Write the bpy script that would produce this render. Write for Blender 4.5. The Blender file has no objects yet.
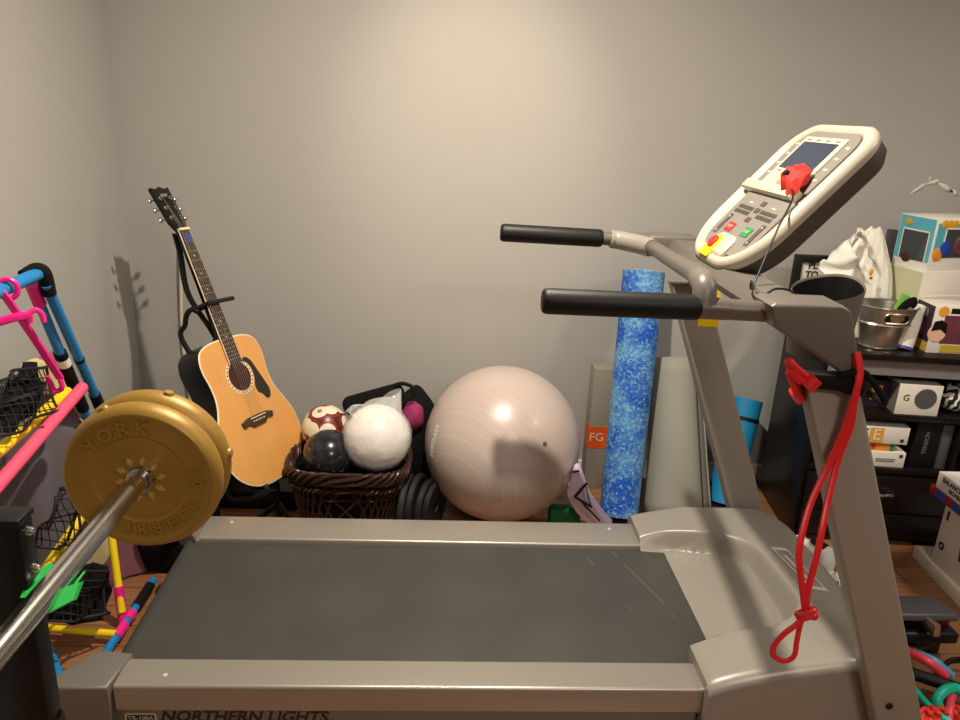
import bpy, bmesh, math, random
from mathutils import Vector, Matrix
random.seed(7)
R = math.radians
scene = bpy.context.scene
COL = scene.collection

# ------------------------------------------------------------------ camera frame
FPX, HC = 760.0, 1.46
_Y = Vector(((445-480)/FPX, (107-360)/FPX, 1.0)).normalized()
_d = Vector((math.cos(R(2.8)), math.sin(R(2.8)), 0))
_n = _Y.cross(_d).normalized()
_U = -_n if _n.y > 0 else _n
_X = _Y.cross(_U)
if _X.x < 0: _X = -_X
AX = (_X, _Y, _U)                       # world axes seen from the camera

def ray(px, py):
    v = Vector(((px-480)/FPX, (py-360)/FPX, 1.0))
    return Vector((AX[0].dot(v), AX[1].dot(v), AX[2].dot(v)))
def V(px, py, Y):                       # point of the plane y = Y
    r = ray(px, py); t = Y/r.y
    return Vector((r.x*t, Y, HC + r.z*t))
def G(px, py, z=0.0):                   # point of the plane z = z
    r = ray(px, py); t = (z-HC)/r.z
    return Vector((r.x*t, r.y*t, z))

# ------------------------------------------------------------------ materials
def lin(c):
    c = c/255.0
    return c/12.92 if c <= 0.04045 else ((c+0.055)/1.055)**2.4
def S(r, g, b): return (lin(r), lin(g), lin(b), 1.0)

def mat(name, col, rough=0.5, metal=0.0, var=0.0, scale=20.0, bump=0.0, bscale=None, coat=0.0, spec=0.5, stretch=None, trans=0.0, alpha=1.0, sub=0.0, emit=0.0):
    m = bpy.data.materials.new(name); m.use_nodes = True
    nt = m.node_tree; b = nt.nodes['Principled BSDF']
    b.inputs['Base Color'].default_value = col
    b.inputs['Roughness'].default_value = rough
    b.inputs['Metallic'].default_value = metal
    b.inputs['Specular IOR Level'].default_value = spec
    b.inputs['Coat Weight'].default_value = coat
    b.inputs['Transmission Weight'].default_value = trans
    b.inputs['Alpha'].default_value = alpha
    if sub: b.inputs['Subsurface Weight'].default_value = sub
    if emit:
        b.inputs['Emission Color'].default_value = col; b.inputs['Emission Strength'].default_value = emit
    if var or bump:
        tc = nt.nodes.new('ShaderNodeTexCoord'); mp = nt.nodes.new('ShaderNodeMapping')
        nt.links.new(tc.outputs['Object'], mp.inputs['Vector'])
        if stretch: mp.inputs['Scale'].default_value = stretch
        n = nt.nodes.new('ShaderNodeTexNoise'); n.inputs['Scale'].default_value = scale; n.inputs['Detail'].default_value = 5
        nt.links.new(mp.outputs['Vector'], n.inputs['Vector'])
        if var:
            mx = nt.nodes.new('ShaderNodeMix'); mx.data_type = 'RGBA'
            mx.inputs[6].default_value = tuple(max(0, c*(1-var)) for c in col[:3])+(1,)
            mx.inputs[7].default_value = tuple(min(1, c*(1+var)) for c in col[:3])+(1,)
            nt.links.new(n.outputs['Fac'], mx.inputs[0]); nt.links.new(mx.outputs[2], b.inputs['Base Color'])
        if bump:
            n2 = n
            if bscale:
                n2 = nt.nodes.new('ShaderNodeTexNoise'); n2.inputs['Scale'].default_value = bscale; n2.inputs['Detail'].default_value = 3
                nt.links.new(mp.outputs['Vector'], n2.inputs['Vector'])
            bp = nt.nodes.new('ShaderNodeBump'); bp.inputs['Strength'].default_value = bump; bp.inputs['Distance'].default_value = 0.01
            nt.links.new(n2.outputs['Fac'], bp.inputs['Height']); nt.links.new(bp.outputs['Normal'], b.inputs['Normal'])
    return m
def node(m, t, **kw):
    n = m.node_tree.nodes.new(t)
    for k, v in kw.items(): setattr(n, k, v)
    return n
def link(m, a, b): m.node_tree.links.new(a, b)
def bsdf(m): return m.node_tree.nodes['Principled BSDF']
def objcoord(m):
    return node(m, 'ShaderNodeTexCoord').outputs['Object']
def math_(m, op, a, b=None, c=None):
    n = node(m, 'ShaderNodeMath', operation=op)
    for i, v in enumerate((a, b, c)):
        if v is None: continue
        if isinstance(v, (int, float)): n.inputs[i].default_value = v
        else: link(m, v, n.inputs[i])
    return n.outputs[0]
def mixc(m, fac, a, b):
    n = node(m, 'ShaderNodeMix', data_type='RGBA')
    for i, v in ((0, fac), (6, a), (7, b)):
        if isinstance(v, (int, float, tuple)): n.inputs[i].default_value = v
        else: link(m, v, n.inputs[i])
    return n.outputs[2]

M = {}
M['wall'] = mat('wall_paint', S(176,173,168), 0.62, var=0.02, scale=3, bump=0.05, bscale=220, spec=0.35)
M['walldark'] = mat('low_bounce_wall', S(96,92,88), 0.7)  # unseen walls, darkened to cut light bouncing back from the camera side
M['ceil'] = mat('ceiling_paint', S(225,222,216), 0.9)
M['patch'] = mat('white_filler', S(226,218,204), 0.7)
M['trim'] = mat('trim_paint', S(236,232,222), 0.35)
M['silver'] = mat('champagne_metallic', S(150,144,135), 0.42, 0.2, var=0.03, scale=8, bump=0.015, bscale=400)
M['rail'] = mat('brushed_rail', S(158,152,143), 0.33, 0.5, var=0.05, scale=3, bump=0.02, bscale=60, stretch=(0.15,8,8))
M['hood'] = mat('hood_plastic', S(142,137,128), 0.36, 0.1, var=0.03, scale=5, bump=0.02, bscale=500)
M['taupe'] = mat('taupe_plastic', S(108,102,95), 0.42, 0.08, var=0.03, scale=9, bump=0.02, bscale=400)
M['tube'] = mat('taupe_tube', S(106,99,91), 0.36, 0.25)
M['shell'] = mat('dark_taupe_shell', S(78,72,66), 0.5, 0.0, bump=0.03, bscale=300)
M['cream'] = mat('cream_plastic', S(190,182,164), 0.4, var=0.02, scale=5)
M['panel'] = mat('grey_panel', S(128,123,116), 0.5, var=0.04, scale=30)
M['foam'] = mat('black_foam', S(20,19,18), 0.5, spec=0.3, bump=0.06, bscale=300)
M['black'] = mat('black_plastic', S(17,16,16), 0.45, spec=0.35)
M['blacksoft'] = mat('black_fabric', S(15,14,15), 0.9, var=0.3, scale=30, bump=0.2, bscale=120, spec=0.2)
M['blackgloss'] = mat('black_gloss', S(12,11,11), 0.3, spec=0.4)
M['rubber'] = mat('dark_rubber', S(30,30,31), 0.55, spec=0.35)
M['screen'] = mat('lcd_screen', S(52,60,78), 0.18)
M['red'] = mat('red_plastic', S(205,40,42), 0.4)
M['green'] = mat('green_plastic', S(34,140,70), 0.4)
M['greenb'] = mat('bright_green_rubber', S(34,170,72), 0.45)
M['yellow'] = mat('yellow_plastic', S(240,196,20), 0.4)
M['white'] = mat('white_plastic', S(238,234,226), 0.5)
M['card'] = mat('white_card', S(232,226,214), 0.6, var=0.03, scale=6)
M['chrome'] = mat('chrome', S(206,203,198), 0.2, 1.0)
M['gold'] = mat('gold_vinyl', S(150,116,46), 0.46, 0.25, var=0.08, scale=6, bump=0.04, bscale=60)
M['goldl'] = mat('gold_bright', S(190,152,84), 0.4, 0.25)
M['redcloth'] = mat('red_cloth', S(206,46,36), 0.8, bump=0.15, bscale=150)
M['band'] = mat('red_rubber', S(214,30,36), 0.4)
M['blue'] = mat('blue_tube', S(22,128,196), 0.35, var=0.06, scale=12)
M['pink'] = mat('hot_pink_plastic', S(240,36,140), 0.4)
M['coral'] = mat('coral_foam', S(244,84,118), 0.6)
M['ytube'] = mat('yellow_tube', S(250,214,20), 0.42)
M['spruce'] = mat('spruce_top', S(222,160,88), 0.3, var=0.09, scale=9, stretch=(9,1,0.5), coat=0.35)
M['ivory'] = mat('ivory_binding', S(232,214,180), 0.4)
M['rosewood'] = mat('rosewood', S(64,46,34), 0.5, var=0.25, scale=40, stretch=(4,1,0.4))
M['mahog'] = mat('mahogany_dark', S(66,30,20), 0.6)
M['pick'] = mat('pickguard', S(40,38,36), 0.3)
M['steel'] = mat('steel', S(190,186,178), 0.3, 1.0)
M['wicker'] = mat('dark_wicker', S(50,28,21), 0.36, var=0.35, scale=30)
M['pearl'] = mat('pearl_vinyl', S(206,190,182), 0.33, 0.08, var=0.02, scale=4, coat=0.1)
M['lav'] = mat('lavender_fabric', S(214,192,220), 0.75, bump=0.1, bscale=90)
M['bluemat'] = mat('blue2_mat', S(16,134,190), 0.6, bump=0.1, bscale=200)
M['greymat'] = mat('grey_mat', S(150,149,138), 0.7, var=0.04, scale=10, bump=0.06, bscale=250)
M['greybox'] = mat('grey_card', S(150,143,132), 0.65)
M['orange'] = mat('orange_label', S(232,92,28), 0.5)
M['espresso'] = mat('espresso_wood', S(22,14,13), 0.36, var=0.25, scale=14, stretch=(1,8,10), spec=0.3)
M['apron'] = mat('apron_lit_gloss', S(128,122,121), 0.4)  # grey of lit gloss painted into the apron's base colour
M['galv'] = mat('galvanised_metal', S(196,188,174), 0.3, 0.95, var=0.12, scale=25)
M['bag'] = mat('thin_white_film', S(246,241,228), 0.42, bump=0.5, bscale=14, sub=0.15)
M['plasticbag'] = mat('clear_film', S(250,250,250), 0.12, alpha=0.36, bump=0.9, bscale=25)
M['whiteball'] = mat('white_ball', S(240,234,226), 0.45, bump=0.7, bscale=16, var=0.03)
M['maroon'] = mat('magenta_fabric', S(150,40,96), 0.8)
M['greenmat'] = mat('green_fabric', S(20,112,56), 0.8)
M['teal'] = mat('teal_rubber', S(10,190,160), 0.4)
M['pinkr'] = mat('pink_rubber', S(240,70,96), 0.4)
M['skyr'] = mat('sky_rubber', S(80,180,226), 0.4)
M['redelastic'] = mat('red_elastic', S(230,60,44), 0.6)
M['greyblk'] = mat('dark_grey_plastic', S(84,83,86), 0.42)
M['paleg'] = mat('pale_green_card', S(206,208,170), 0.6)
M['window'] = mat('box_window', S(64,70,74), 0.1)
M['cyan'] = mat('cyan_print', S(92,180,200), 0.5, var=0.15, scale=30)
M['goldp'] = mat('gold_print', S(196,164,60), 0.5)
M['purpled'] = mat('dark_print', S(52,34,56), 0.45, var=0.5, scale=40)
M['winer'] = mat('wine_print', S(110,60,72), 0.3, var=0.4, scale=25)
M['orangep'] = mat('orange_print', S(232,146,40), 0.5)
M['blueprint'] = mat('blue_print', S(36,70,170), 0.5, var=0.3, scale=40)
M['ink'] = mat('dark_ink', S(38,34,32), 0.6)
M['greyink'] = mat('grey_ink', S(120,116,110), 0.6)
M['decal'] = mat('decal_brown_black', S(26,20,16), 0.4)
M['amber'] = mat('amber_print', S(230,170,50), 0.5)
M['pinkp'] = mat('skin_print', S(232,186,160), 0.5)
M['cup'] = mat('cup_plastic', S(104,97,90), 0.45)
M['greypanel2'] = mat('pale_sticker', S(196,190,178), 0.35)
M['cablew'] = mat('cable_white', S(226,216,190), 0.5)
M['mesh'] = mat('black_netting', S(16,16,16), 0.7)

# wood laminate floor
def floor_mat():
    m = mat('laminate_floor', S(120,80,52), 0.38, coat=0.1)
    oc = objcoord(m)
    mp = node(m, 'ShaderNodeMapping'); link(m, oc, mp.inputs['Vector'])
    br = node(m, 'ShaderNodeTexBrick'); link(m, mp.outputs[0], br.inputs['Vector'])
    br.inputs['Color1'].default_value = S(176,128,88); br.inputs['Color2'].default_value = S(150,104,68)
    br.inputs['Mortar'].default_value = S(60,38,26); br.inputs['Scale'].default_value = 1.0
    br.inputs['Mortar Size'].default_value = 0.002; br.inputs['Brick Width'].default_value = 1.1; br.inputs['Row Height'].default_value = 0.09
    mp2 = node(m, 'ShaderNodeMapping'); link(m, oc, mp2.inputs['Vector']); mp2.inputs['Scale'].default_value = (2.5, 40, 1)
    nz = node(m, 'ShaderNodeTexNoise'); nz.inputs['Scale'].default_value = 1.6; nz.inputs['Detail'].default_value = 6
    link(m, mp2.outputs[0], nz.inputs['Vector'])
    f = math_(m, 'MULTIPLY', nz.outputs['Fac'], 0.9)
    c = mixc(m, f, br.outputs['Color'], S(104,66,42))
    link(m, c, bsdf(m).inputs['Base Color'])
    return m
M['floor'] = floor_mat()

def belt_mat():
    m = mat('belt_rubber', S(62,59,56), 0.55)
    oc = objcoord(m)
    sx = node(m, 'ShaderNodeSeparateXYZ'); link(m, oc, sx.inputs[0])
    n1 = node(m, 'ShaderNodeTexNoise'); n1.inputs['Scale'].default_value = 5; n1.inputs['Detail'].default_value = 8; link(m, oc, n1.inputs['Vector'])
    base = mixc(m, n1.outputs['Fac'], S(44,43,42), S(70,68,66))
    def scratch(ax, ay, bx, by, w):
        L = math.hypot(bx-ax, by-ay); dx, dy = (bx-ax)/L, (by-ay)/L
        qx = math_(m, 'SUBTRACT', sx.outputs[0], ax); qy = math_(m, 'SUBTRACT', sx.outputs[1], ay)
        t = math_(m, 'ADD', math_(m, 'MULTIPLY', qx, dx), math_(m, 'MULTIPLY', qy, dy))
        d = math_(m, 'ABSOLUTE', math_(m, 'ADD', math_(m, 'MULTIPLY', qx, -dy), math_(m, 'MULTIPLY', qy, dx)))
        ok = math_(m, 'LESS_THAN', d, w)
        ok = math_(m, 'MULTIPLY', ok, math_(m, 'GREATER_THAN', t, 0)); ok = math_(m, 'MULTIPLY', ok, math_(m, 'LESS_THAN', t, L))
        return math_(m, 'MULTIPLY', ok, math_(m, 'GREATER_THAN', n1.outputs['Fac'], 0.44))
    tot = None
    a = [((585,555),(631,610)), ((640,622),(672,660)), ((612,552),(664,604)), ((672,615),(700,645)), ((560,600),(668,640))]
    for i, (p, q) in enumerate(a[:4]):
        P, Q = G(*p, 0.266), G(*q, 0.266)
        s = scratch(P.x+0.05, P.y-1.68, Q.x+0.05, Q.y-1.68, 0.0009)
        tot = s if tot is None else math_(m, 'MAXIMUM', tot, s)
    c = mixc(m, math_(m, 'MULTIPLY', tot, 0.28), base, S(170,165,158))
    link(m, c, bsdf(m).inputs['Base Color'])
    bp = node(m, 'ShaderNodeBump'); bp.inputs['Strength'].default_value = 0.12; bp.inputs['Distance'].default_value = 0.002
    n2 = node(m, 'ShaderNodeTexNoise'); n2.inputs['Scale'].default_value = 260; link(m, oc, n2.inputs['Vector'])
    link(m, n2.outputs['Fac'], bp.inputs['Height']); link(m, bp.outputs[0], bsdf(m).inputs['Normal'])
    return m
M['belt'] = belt_mat()

def foamroll_mat():
    m = mat('speckled_blue_foam', S(30,120,210), 0.65)
    oc = objcoord(m)
    n1 = node(m, 'ShaderNodeTexNoise'); n1.inputs['Scale'].default_value = 9; n1.inputs['Detail'].default_value = 4; link(m, oc, n1.inputs['Vector'])
    vo = node(m, 'ShaderNodeTexVoronoi'); vo.inputs['Scale'].default_value = 105; link(m, oc, vo.inputs['Vector'])
    n3 = node(m, 'ShaderNodeTexNoise'); n3.inputs['Scale'].default_value = 75; link(m, oc, n3.inputs['Vector'])
    r1 = node(m, 'ShaderNodeValToRGB'); link(m, n1.outputs['Fac'], r1.inputs[0])
    r1.color_ramp.elements[0].position = 0.40; r1.color_ramp.elements[0].color = S(20,100,214)
    r1.color_ramp.elements[1].position = 0.62; r1.color_ramp.elements[1].color = S(116,194,240)
    f = math_(m, 'GREATER_THAN', math_(m, 'ADD', n3.outputs['Fac'], math_(m, 'MULTIPLY', n1.outputs['Fac'], 0.4)), 0.74)
    c = mixc(m, math_(m, 'MULTIPLY', f, 0.6), r1.outputs[0], S(170,220,244))
    ed = math_(m, 'MULTIPLY', vo.outputs['Distance'], 0.9)
    c = mixc(m, math_(m, 'MINIMUM', ed, 0.55), c, S(8,66,160))
    link(m, c, bsdf(m).inputs['Base Color'])
    bp = node(m, 'ShaderNodeBump'); bp.inputs['Strength'].default_value = 0.5; bp.inputs['Distance'].default_value = 0.004
    link(m, math_(m, 'SUBTRACT', 1.0, vo.outputs['Distance']), bp.inputs['Height']); link(m, bp.outputs[0], bsdf(m).inputs['Normal'])
    return m
M['bluefoam'] = foamroll_mat()

def ballgroove_mat():
    m = mat('grooved_pearl_vinyl', S(196,178,170), 0.34, 0.05, coat=0.08)
    oc = objcoord(m)
    mp = node(m, 'ShaderNodeMapping'); mp.vector_type = 'POINT'; link(m, oc, mp.inputs['Vector'])
    mp.inputs['Rotation'].default_value = (R(72), R(-38), 0)
    sx = node(m, 'ShaderNodeSeparateXYZ'); link(m, mp.outputs[0], sx.inputs[0])
    w = math_(m, 'SINE', math_(m, 'MULTIPLY', sx.outputs[2], 210.0))
    w = math_(m, 'GREATER_THAN', w, 0.955)
    c = mixc(m, math_(m, 'MULTIPLY', w, 0.35), S(198,181,173), S(222,208,200)); link(m, c, bsdf(m).inputs['Base Color'])
    bp = node(m, 'ShaderNodeBump'); bp.inputs['Strength'].default_value = 0.12; bp.inputs['Distance'].default_value = 0.002
    link(m, w, bp.inputs['Height']); link(m, bp.outputs[0], bsdf(m).inputs['Normal'])
    return m
M['ball'] = ballgroove_mat()

def soccer_mat(name, bg, ring, dot, scale=11):
    m = mat(name, bg, 0.35, coat=0.2)
    oc = objcoord(m)
    vo = node(m, 'ShaderNodeTexVoronoi'); vo.inputs['Scale'].default_value = scale; link(m, oc, vo.inputs['Vector'])
    r = node(m, 'ShaderNodeValToRGB'); link(m, vo.outputs['Distance'], r.inputs[0]); r.color_ramp.interpolation = 'CONSTANT'
    e = r.color_ramp.elements; e[0].position = 0; e[0].color = dot; e[1].position = 0.2; e[1].color = ring
    x = e.new(0.58); x.color = bg
    x = e.new(0.64); x.color = S(150,40,36)
    x = e.new(0.72); x.color = bg
    link(m, r.outputs[0], bsdf(m).inputs['Base Color'])
    return m
M['soccer'] = soccer_mat('patterned_ball', S(84,34,26), S(238,226,200), S(150,120,100), 19)
def zebra_mat():
    m = mat('zebra_print', S(240,238,234), 0.6)
    oc = objcoord(m)
    n = node(m, 'ShaderNodeTexNoise'); n.inputs['Scale'].default_value = 24; n.inputs['Detail'].default_value = 2; link(m, oc, n.inputs['Vector'])
    w = node(m, 'ShaderNodeTexWave'); w.inputs['Scale'].default_value = 16; w.inputs['Distortion'].default_value = 14; link(m, oc, w.inputs['Vector'])
    f = math_(m, 'GREATER_THAN', w.outputs['Fac'], 0.5)
    link(m, mixc(m, f, S(18,18,20), S(238,236,230)), bsdf(m).inputs['Base Color'])
    return m
M['zebra'] = zebra_mat()
def sheet_mat():
    m = mat('printed_target_cloth', S(112,104,112), 0.8)
    oc = objcoord(m)
    sx = node(m, 'ShaderNodeSeparateXYZ'); link(m, oc, sx.inputs[0])
    # an oval print: grey field, pink ring, cream ring, pale surround (in the cloth's own y-z plane)
    yy = math_(m, 'DIVIDE', math_(m, 'ADD', sx.outputs[1], 0.04), 0.31); zz = math_(m, 'DIVIDE', math_(m, 'SUBTRACT', sx.outputs[2], 0.40), 0.46)
    d = math_(m, 'SQRT', math_(m, 'ADD', math_(m, 'MULTIPLY', yy, yy), math_(m, 'MULTIPLY', zz, zz)))
    r = node(m, 'ShaderNodeValToRGB'); link(m, d, r.inputs[0]); r.color_ramp.interpolation = 'CONSTANT'
    e = r.color_ramp.elements; e[0].position = 0; e[0].color = S(112,104,112); e[1].position = 0.80; e[1].color = S(186,108,122)
    x = e.new(0.86); x.color = S(228,212,150)
    x = e.new(0.97); x.color = S(150,92,104)
    n = node(m, 'ShaderNodeTexNoise'); n.inputs['Scale'].default_value = 14; link(m, oc, n.inputs['Vector'])
    c = mixc(m, math_(m, 'MULTIPLY', n.outputs['Fac'], 0.5), r.outputs[0], S(70,62,70))
    link(m, c, bsdf(m).inputs['Base Color'])
    return m
M['sheet'] = sheet_mat()

# ------------------------------------------------------------------ mesh builder
class MB:
    def __init__(s): s.bm = bmesh.new(); s.mi = 0
    def _tag(s, faces):
        for f in faces: f.material_index = s.mi
    def box(s, c, sz, rot=None, bev=0.0, seg=2):
        r = bmesh.ops.create_cube(s.bm, size=1.0); vs = r['verts']
        for v in vs:
            p = Vector((v.co.x*sz[0], v.co.y*sz[1], v.co.z*sz[2]))
            if rot is not None: p = rot @ p
            v.co = p + Vector(c)
        fs = {f for v in vs for f in v.link_faces}; s._tag(fs)
        if bev:
            es = list({e for v in vs for e in v.link_edges})
            q = bmesh.ops.bevel(s.bm, geom=es, offset=bev, segments=seg, affect='EDGES', profile=0.5, clamp_overlap=True)
            s._tag(q['faces'])
        return s
    def bx(s, x0, x1, y0, y1, z0, z1, bev=0.0, seg=2):
        return s.box(((x0+x1)/2, (y0+y1)/2, (z0+z1)/2), (abs(x1-x0), abs(y1-y0), abs(z1-z0)), bev=bev, seg=seg)
    def prism(s, pts, ext, bev=0.0, seg=2):
        ext = Vector(ext)
        a = [s.bm.verts.new(Vector(p)) for p in pts]; b = [s.bm.verts.new(Vector(p)+ext) for p in pts]
        n = len(pts); fs = [s.bm.faces.new(a), s.bm.faces.new(b[::-1])]
        for i in range(n): fs.append(s.bm.faces.new((a[i], b[i], b[(i+1)%n], a[(i+1)%n])))
        bmesh.ops.recalc_face_normals(s.bm, faces=fs); s._tag(fs)
        if bev:
            es = [e for e in {e for f in fs[:2] for e in f.edges}]
            q = bmesh.ops.bevel(s.bm, geom=es, offset=bev, segments=seg, affect='EDGES', profile=0.5, clamp_overlap=True); s._tag(q['faces'])
        return s
    def tube(s, pts, r, seg=12, closed=False, cap=True, flat=None, up=None):
        pts = [Vector(p) for p in pts]; n = len(pts)
        rs = r if isinstance(r, (list, tuple)) else [r]*n
        rings = []; prev = None
        for i, p in enumerate(pts):
            if closed: t = pts[(i+1)%n]-pts[i-1]
            else: t = pts[min(i+1, n-1)]-pts[max(i-1, 0)]
            if t.length < 1e-9: t = Vector((0,0,1))
            t.normalize()
            if prev is None:
                ref = Vector(up) if up is not None else (Vector((0,0,1)) if abs(t.z) < 0.9 else Vector((1,0,0)))
                u = ref - t*ref.dot(t)
            else: u = prev - t*prev.dot(t)
            if u.length < 1e-6: u = t.orthogonal()
            u.normalize(); prev = u; w = t.cross(u)
            k = flat if flat else 1.0
            rings.append([s.bm.verts.new(p + u*(rs[i]*math.cos(2*math.pi*j/seg)) + w*(rs[i]*k*math.sin(2*math.pi*j/seg))) for j in range(seg)])
        fs = []
        for i in range(n if closed else n-1):
            A, B = rings[i], rings[(i+1)%n]
            for j in range(seg): fs.append(s.bm.faces.new((A[j], A[(j+1)%seg], B[(j+1)%seg], B[j])))
        if cap and not closed:
            fs.append(s.bm.faces.new(rings[0][::-1])); fs.append(s.bm.faces.new(rings[-1]))
        bmesh.ops.recalc_face_normals(s.bm, faces=fs); s._tag(fs); return s
    def rod(s, a, b, r, seg=16, rnd=0.0):
        a, b = Vector(a), Vector(b); d = (b-a).normalized()
        if rnd:
            k = [0, .3, .65, .9, 1]; 
            q = [(1-x) for x in k]
            pa = [a + d*rnd*(1-math.sqrt(1-(1-t)**2)) if False else a + d*rnd*t for t in (0, .12, .4, 1)]
            ra = [r*.72, r*.86, r*.96, r] if not isinstance(r, tuple) else None
            pts = pa + [b - d*rnd*t for t in (1, .4, .12, 0)]
            return s.tube(pts, ra + ra[::-1], seg)
        return s.tube([a, b], list(r) if isinstance(r, tuple) else r, seg)
    def lathe(s, prof, mtx, seg=48, cap=True):
        rings = []
        for (r, z) in prof:
            if r < 1e-6: rings.append([s.bm.verts.new(mtx @ Vector((0,0,z)))])
            else: rings.append([s.bm.verts.new(mtx @ Vector((r*math.cos(2*math.pi*j/seg), r*math.sin(2*math.pi*j/seg), z))) for j in range(seg)])
        fs = []
        for A, B in zip(rings, rings[1:]):
            for j in range(seg):
                k = (j+1) % seg
                if len(A) == 1 and len(B) == 1: continue
                if len(A) == 1: fs.append(s.bm.faces.new((A[0], B[j], B[k])))
                elif len(B) == 1: fs.append(s.bm.faces.new((A[j], A[k], B[0])))
                else: fs.append(s.bm.faces.new((A[j], A[k], B[k], B[j])))
        bmesh.ops.recalc_face_normals(s.bm, faces=fs); s._tag(fs); return s
    def sphere(s, c, r, seg=40, sc=(1,1,1), rot=None, fn=None):
        c = Vector(c); q = bmesh.ops.create_uvsphere(s.bm, u_segments=seg, v_segments=seg//2, radius=1.0)
        for v in q['verts']:
            p = v.co.copy(); k = fn(p) if fn else 1.0
            p = Vector((p.x*r*sc[0], p.y*r*sc[1], p.z*r*sc[2]))*k
            if rot is not None: p = rot @ p
            v.co = c + p
        s._tag({f for v in q['verts'] for f in v.link_faces}); return s
    def grid(s, fn, nu, nv, wrap=False):
        vs = [[s.bm.verts.new(Vector(fn(i, j))) for j in range(nv)] for i in range(nu)]
        fs = []
        for i in range(nu if wrap else nu-1):
            for j in range(nv-1):
                fs.append(s.bm.faces.new((vs[i][j], vs[(i+1)%nu][j], vs[(i+1)%nu][j+1], vs[i][j+1])))
        s._tag(fs); return vs
    def poly(s, pts):
        f = s.bm.faces.new([s.bm.verts.new(Vector(p)) for p in pts]); s._tag([f]); return s
    def build(s, name, mats, parent=None, ang=35, solid=0.0, fixn=False, offset=-1.0):
        if not isinstance(mats, (list, tuple)): mats = [mats]
        if fixn: bmesh.ops.recalc_face_normals(s.bm, faces=s.bm.faces)
        me = bpy.data.meshes.new(name); s.bm.to_mesh(me); s.bm.free()
        for m in mats: me.materials.append(m)
        return link_mesh(name, me, parent, ang, solid, offset)

def link_mesh(name, me, parent, ang=35, solid=0.0, offset=-1.0):
    for p in me.polygons: p.use_smooth = True
    me.set_sharp_from_angle(angle=R(ang))
    o = bpy.data.objects.new(name, me); COL.objects.link(o)
    if parent is not None:
        off = Vector((0,0,0)); q = parent
        while q is not None: off += q.location; q = q.parent
        me.transform(Matrix.Translation(-off)); o.parent = parent
    else:
        xs = [v.co for v in me.vertices]
        if xs:
            c = Vector(((min(v.x for v in xs)+max(v.x for v in xs))/2, (min(v.y for v in xs)+max(v.y for v in xs))/2, min(v.z for v in xs)))
            me.transform(Matrix.Translation(-c)); o.location = c
    if solid:
        md = o.modifiers.new('thickness', 'SOLIDIFY'); md.thickness = solid; md.offset = offset
    return o

def tag(o, label, cat, group=None):
    o['label'] = label; o['category'] = cat
    if group: o['group'] = group
    return o
def thing(name, loc, label, cat, group=None):
    o = bpy.data.objects.new(name, None); COL.objects.link(o); o.location = Vector(loc); o.empty_display_size = 0.05
    return tag(o, label, cat, group)
def struct(o): o['kind'] = 'structure'; return o
def part(fn, name, m, parent, **kw):
    b = MB(); fn(b); return b.build(name, m, parent, **kw)
def copy_tree(o, parent=None):
    c = o.copy(); COL.objects.link(c); c.parent = parent
    for ch in list(o.children): copy_tree(ch, c)
    return c

def lettering(txt, size, mtx, m, name, parent, ext=0.0004, align='CENTER', shear=0.0, bold=0.0, sx=1.0):
    cu = bpy.data.curves.new('txt', 'FONT'); cu.body = txt; cu.size = size; cu.extrude = ext; cu.shear = shear; cu.offset = bold
    cu.align_x = align; cu.align_y = 'CENTER'; cu.resolution_u = 3
    t = bpy.data.objects.new('txt', cu); COL.objects.link(t)
    dg = bpy.context.evaluated_depsgraph_get(); me = bpy.data.meshes.new_from_object(t.evaluated_get(dg))
    bpy.data.objects.remove(t); bpy.data.curves.remove(cu)
    me.transform(mtx @ Matrix.Diagonal((sx,1,1,1))); me.materials.clear(); me.materials.append(m); me.name = name
    return link_mesh(name, me, parent)
def ring_text(chars, m, name, parent, frame, rad, a0, da, size, ext, top=True):
    mb = MB(); metas = []
    for i, ch in enumerate(chars):
        if ch == ' ': continue
        a = a0 + da*i
        rot = Matrix.Rotation(a - math.pi/2 if top else a + math.pi/2, 4, 'Z')
        mt = frame @ Matrix.Translation((rad*math.cos(a), rad*math.sin(a), 0)) @ rot
        cu = bpy.data.curves.new('t', 'FONT'); cu.body = ch; cu.size = size; cu.extrude = ext; cu.align_x = 'CENTER'; cu.align_y = 'CENTER'; cu.offset = size*0.02; cu.resolution_u = 3
        cu.bevel_depth = 0.0004
        t = bpy.data.objects.new('t', cu); COL.objects.link(t)
        me = bpy.data.meshes.new_from_object(t.evaluated_get(bpy.context.evaluated_depsgraph_get()))
        bpy.data.objects.remove(t); bpy.data.curves.remove(cu)
        me.transform(mt); mb.bm.from_mesh(me); bpy.data.meshes.remove(me)
    for f in mb.bm.faces: f.material_index = 0
    return mb.build(name, m, parent)

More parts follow.
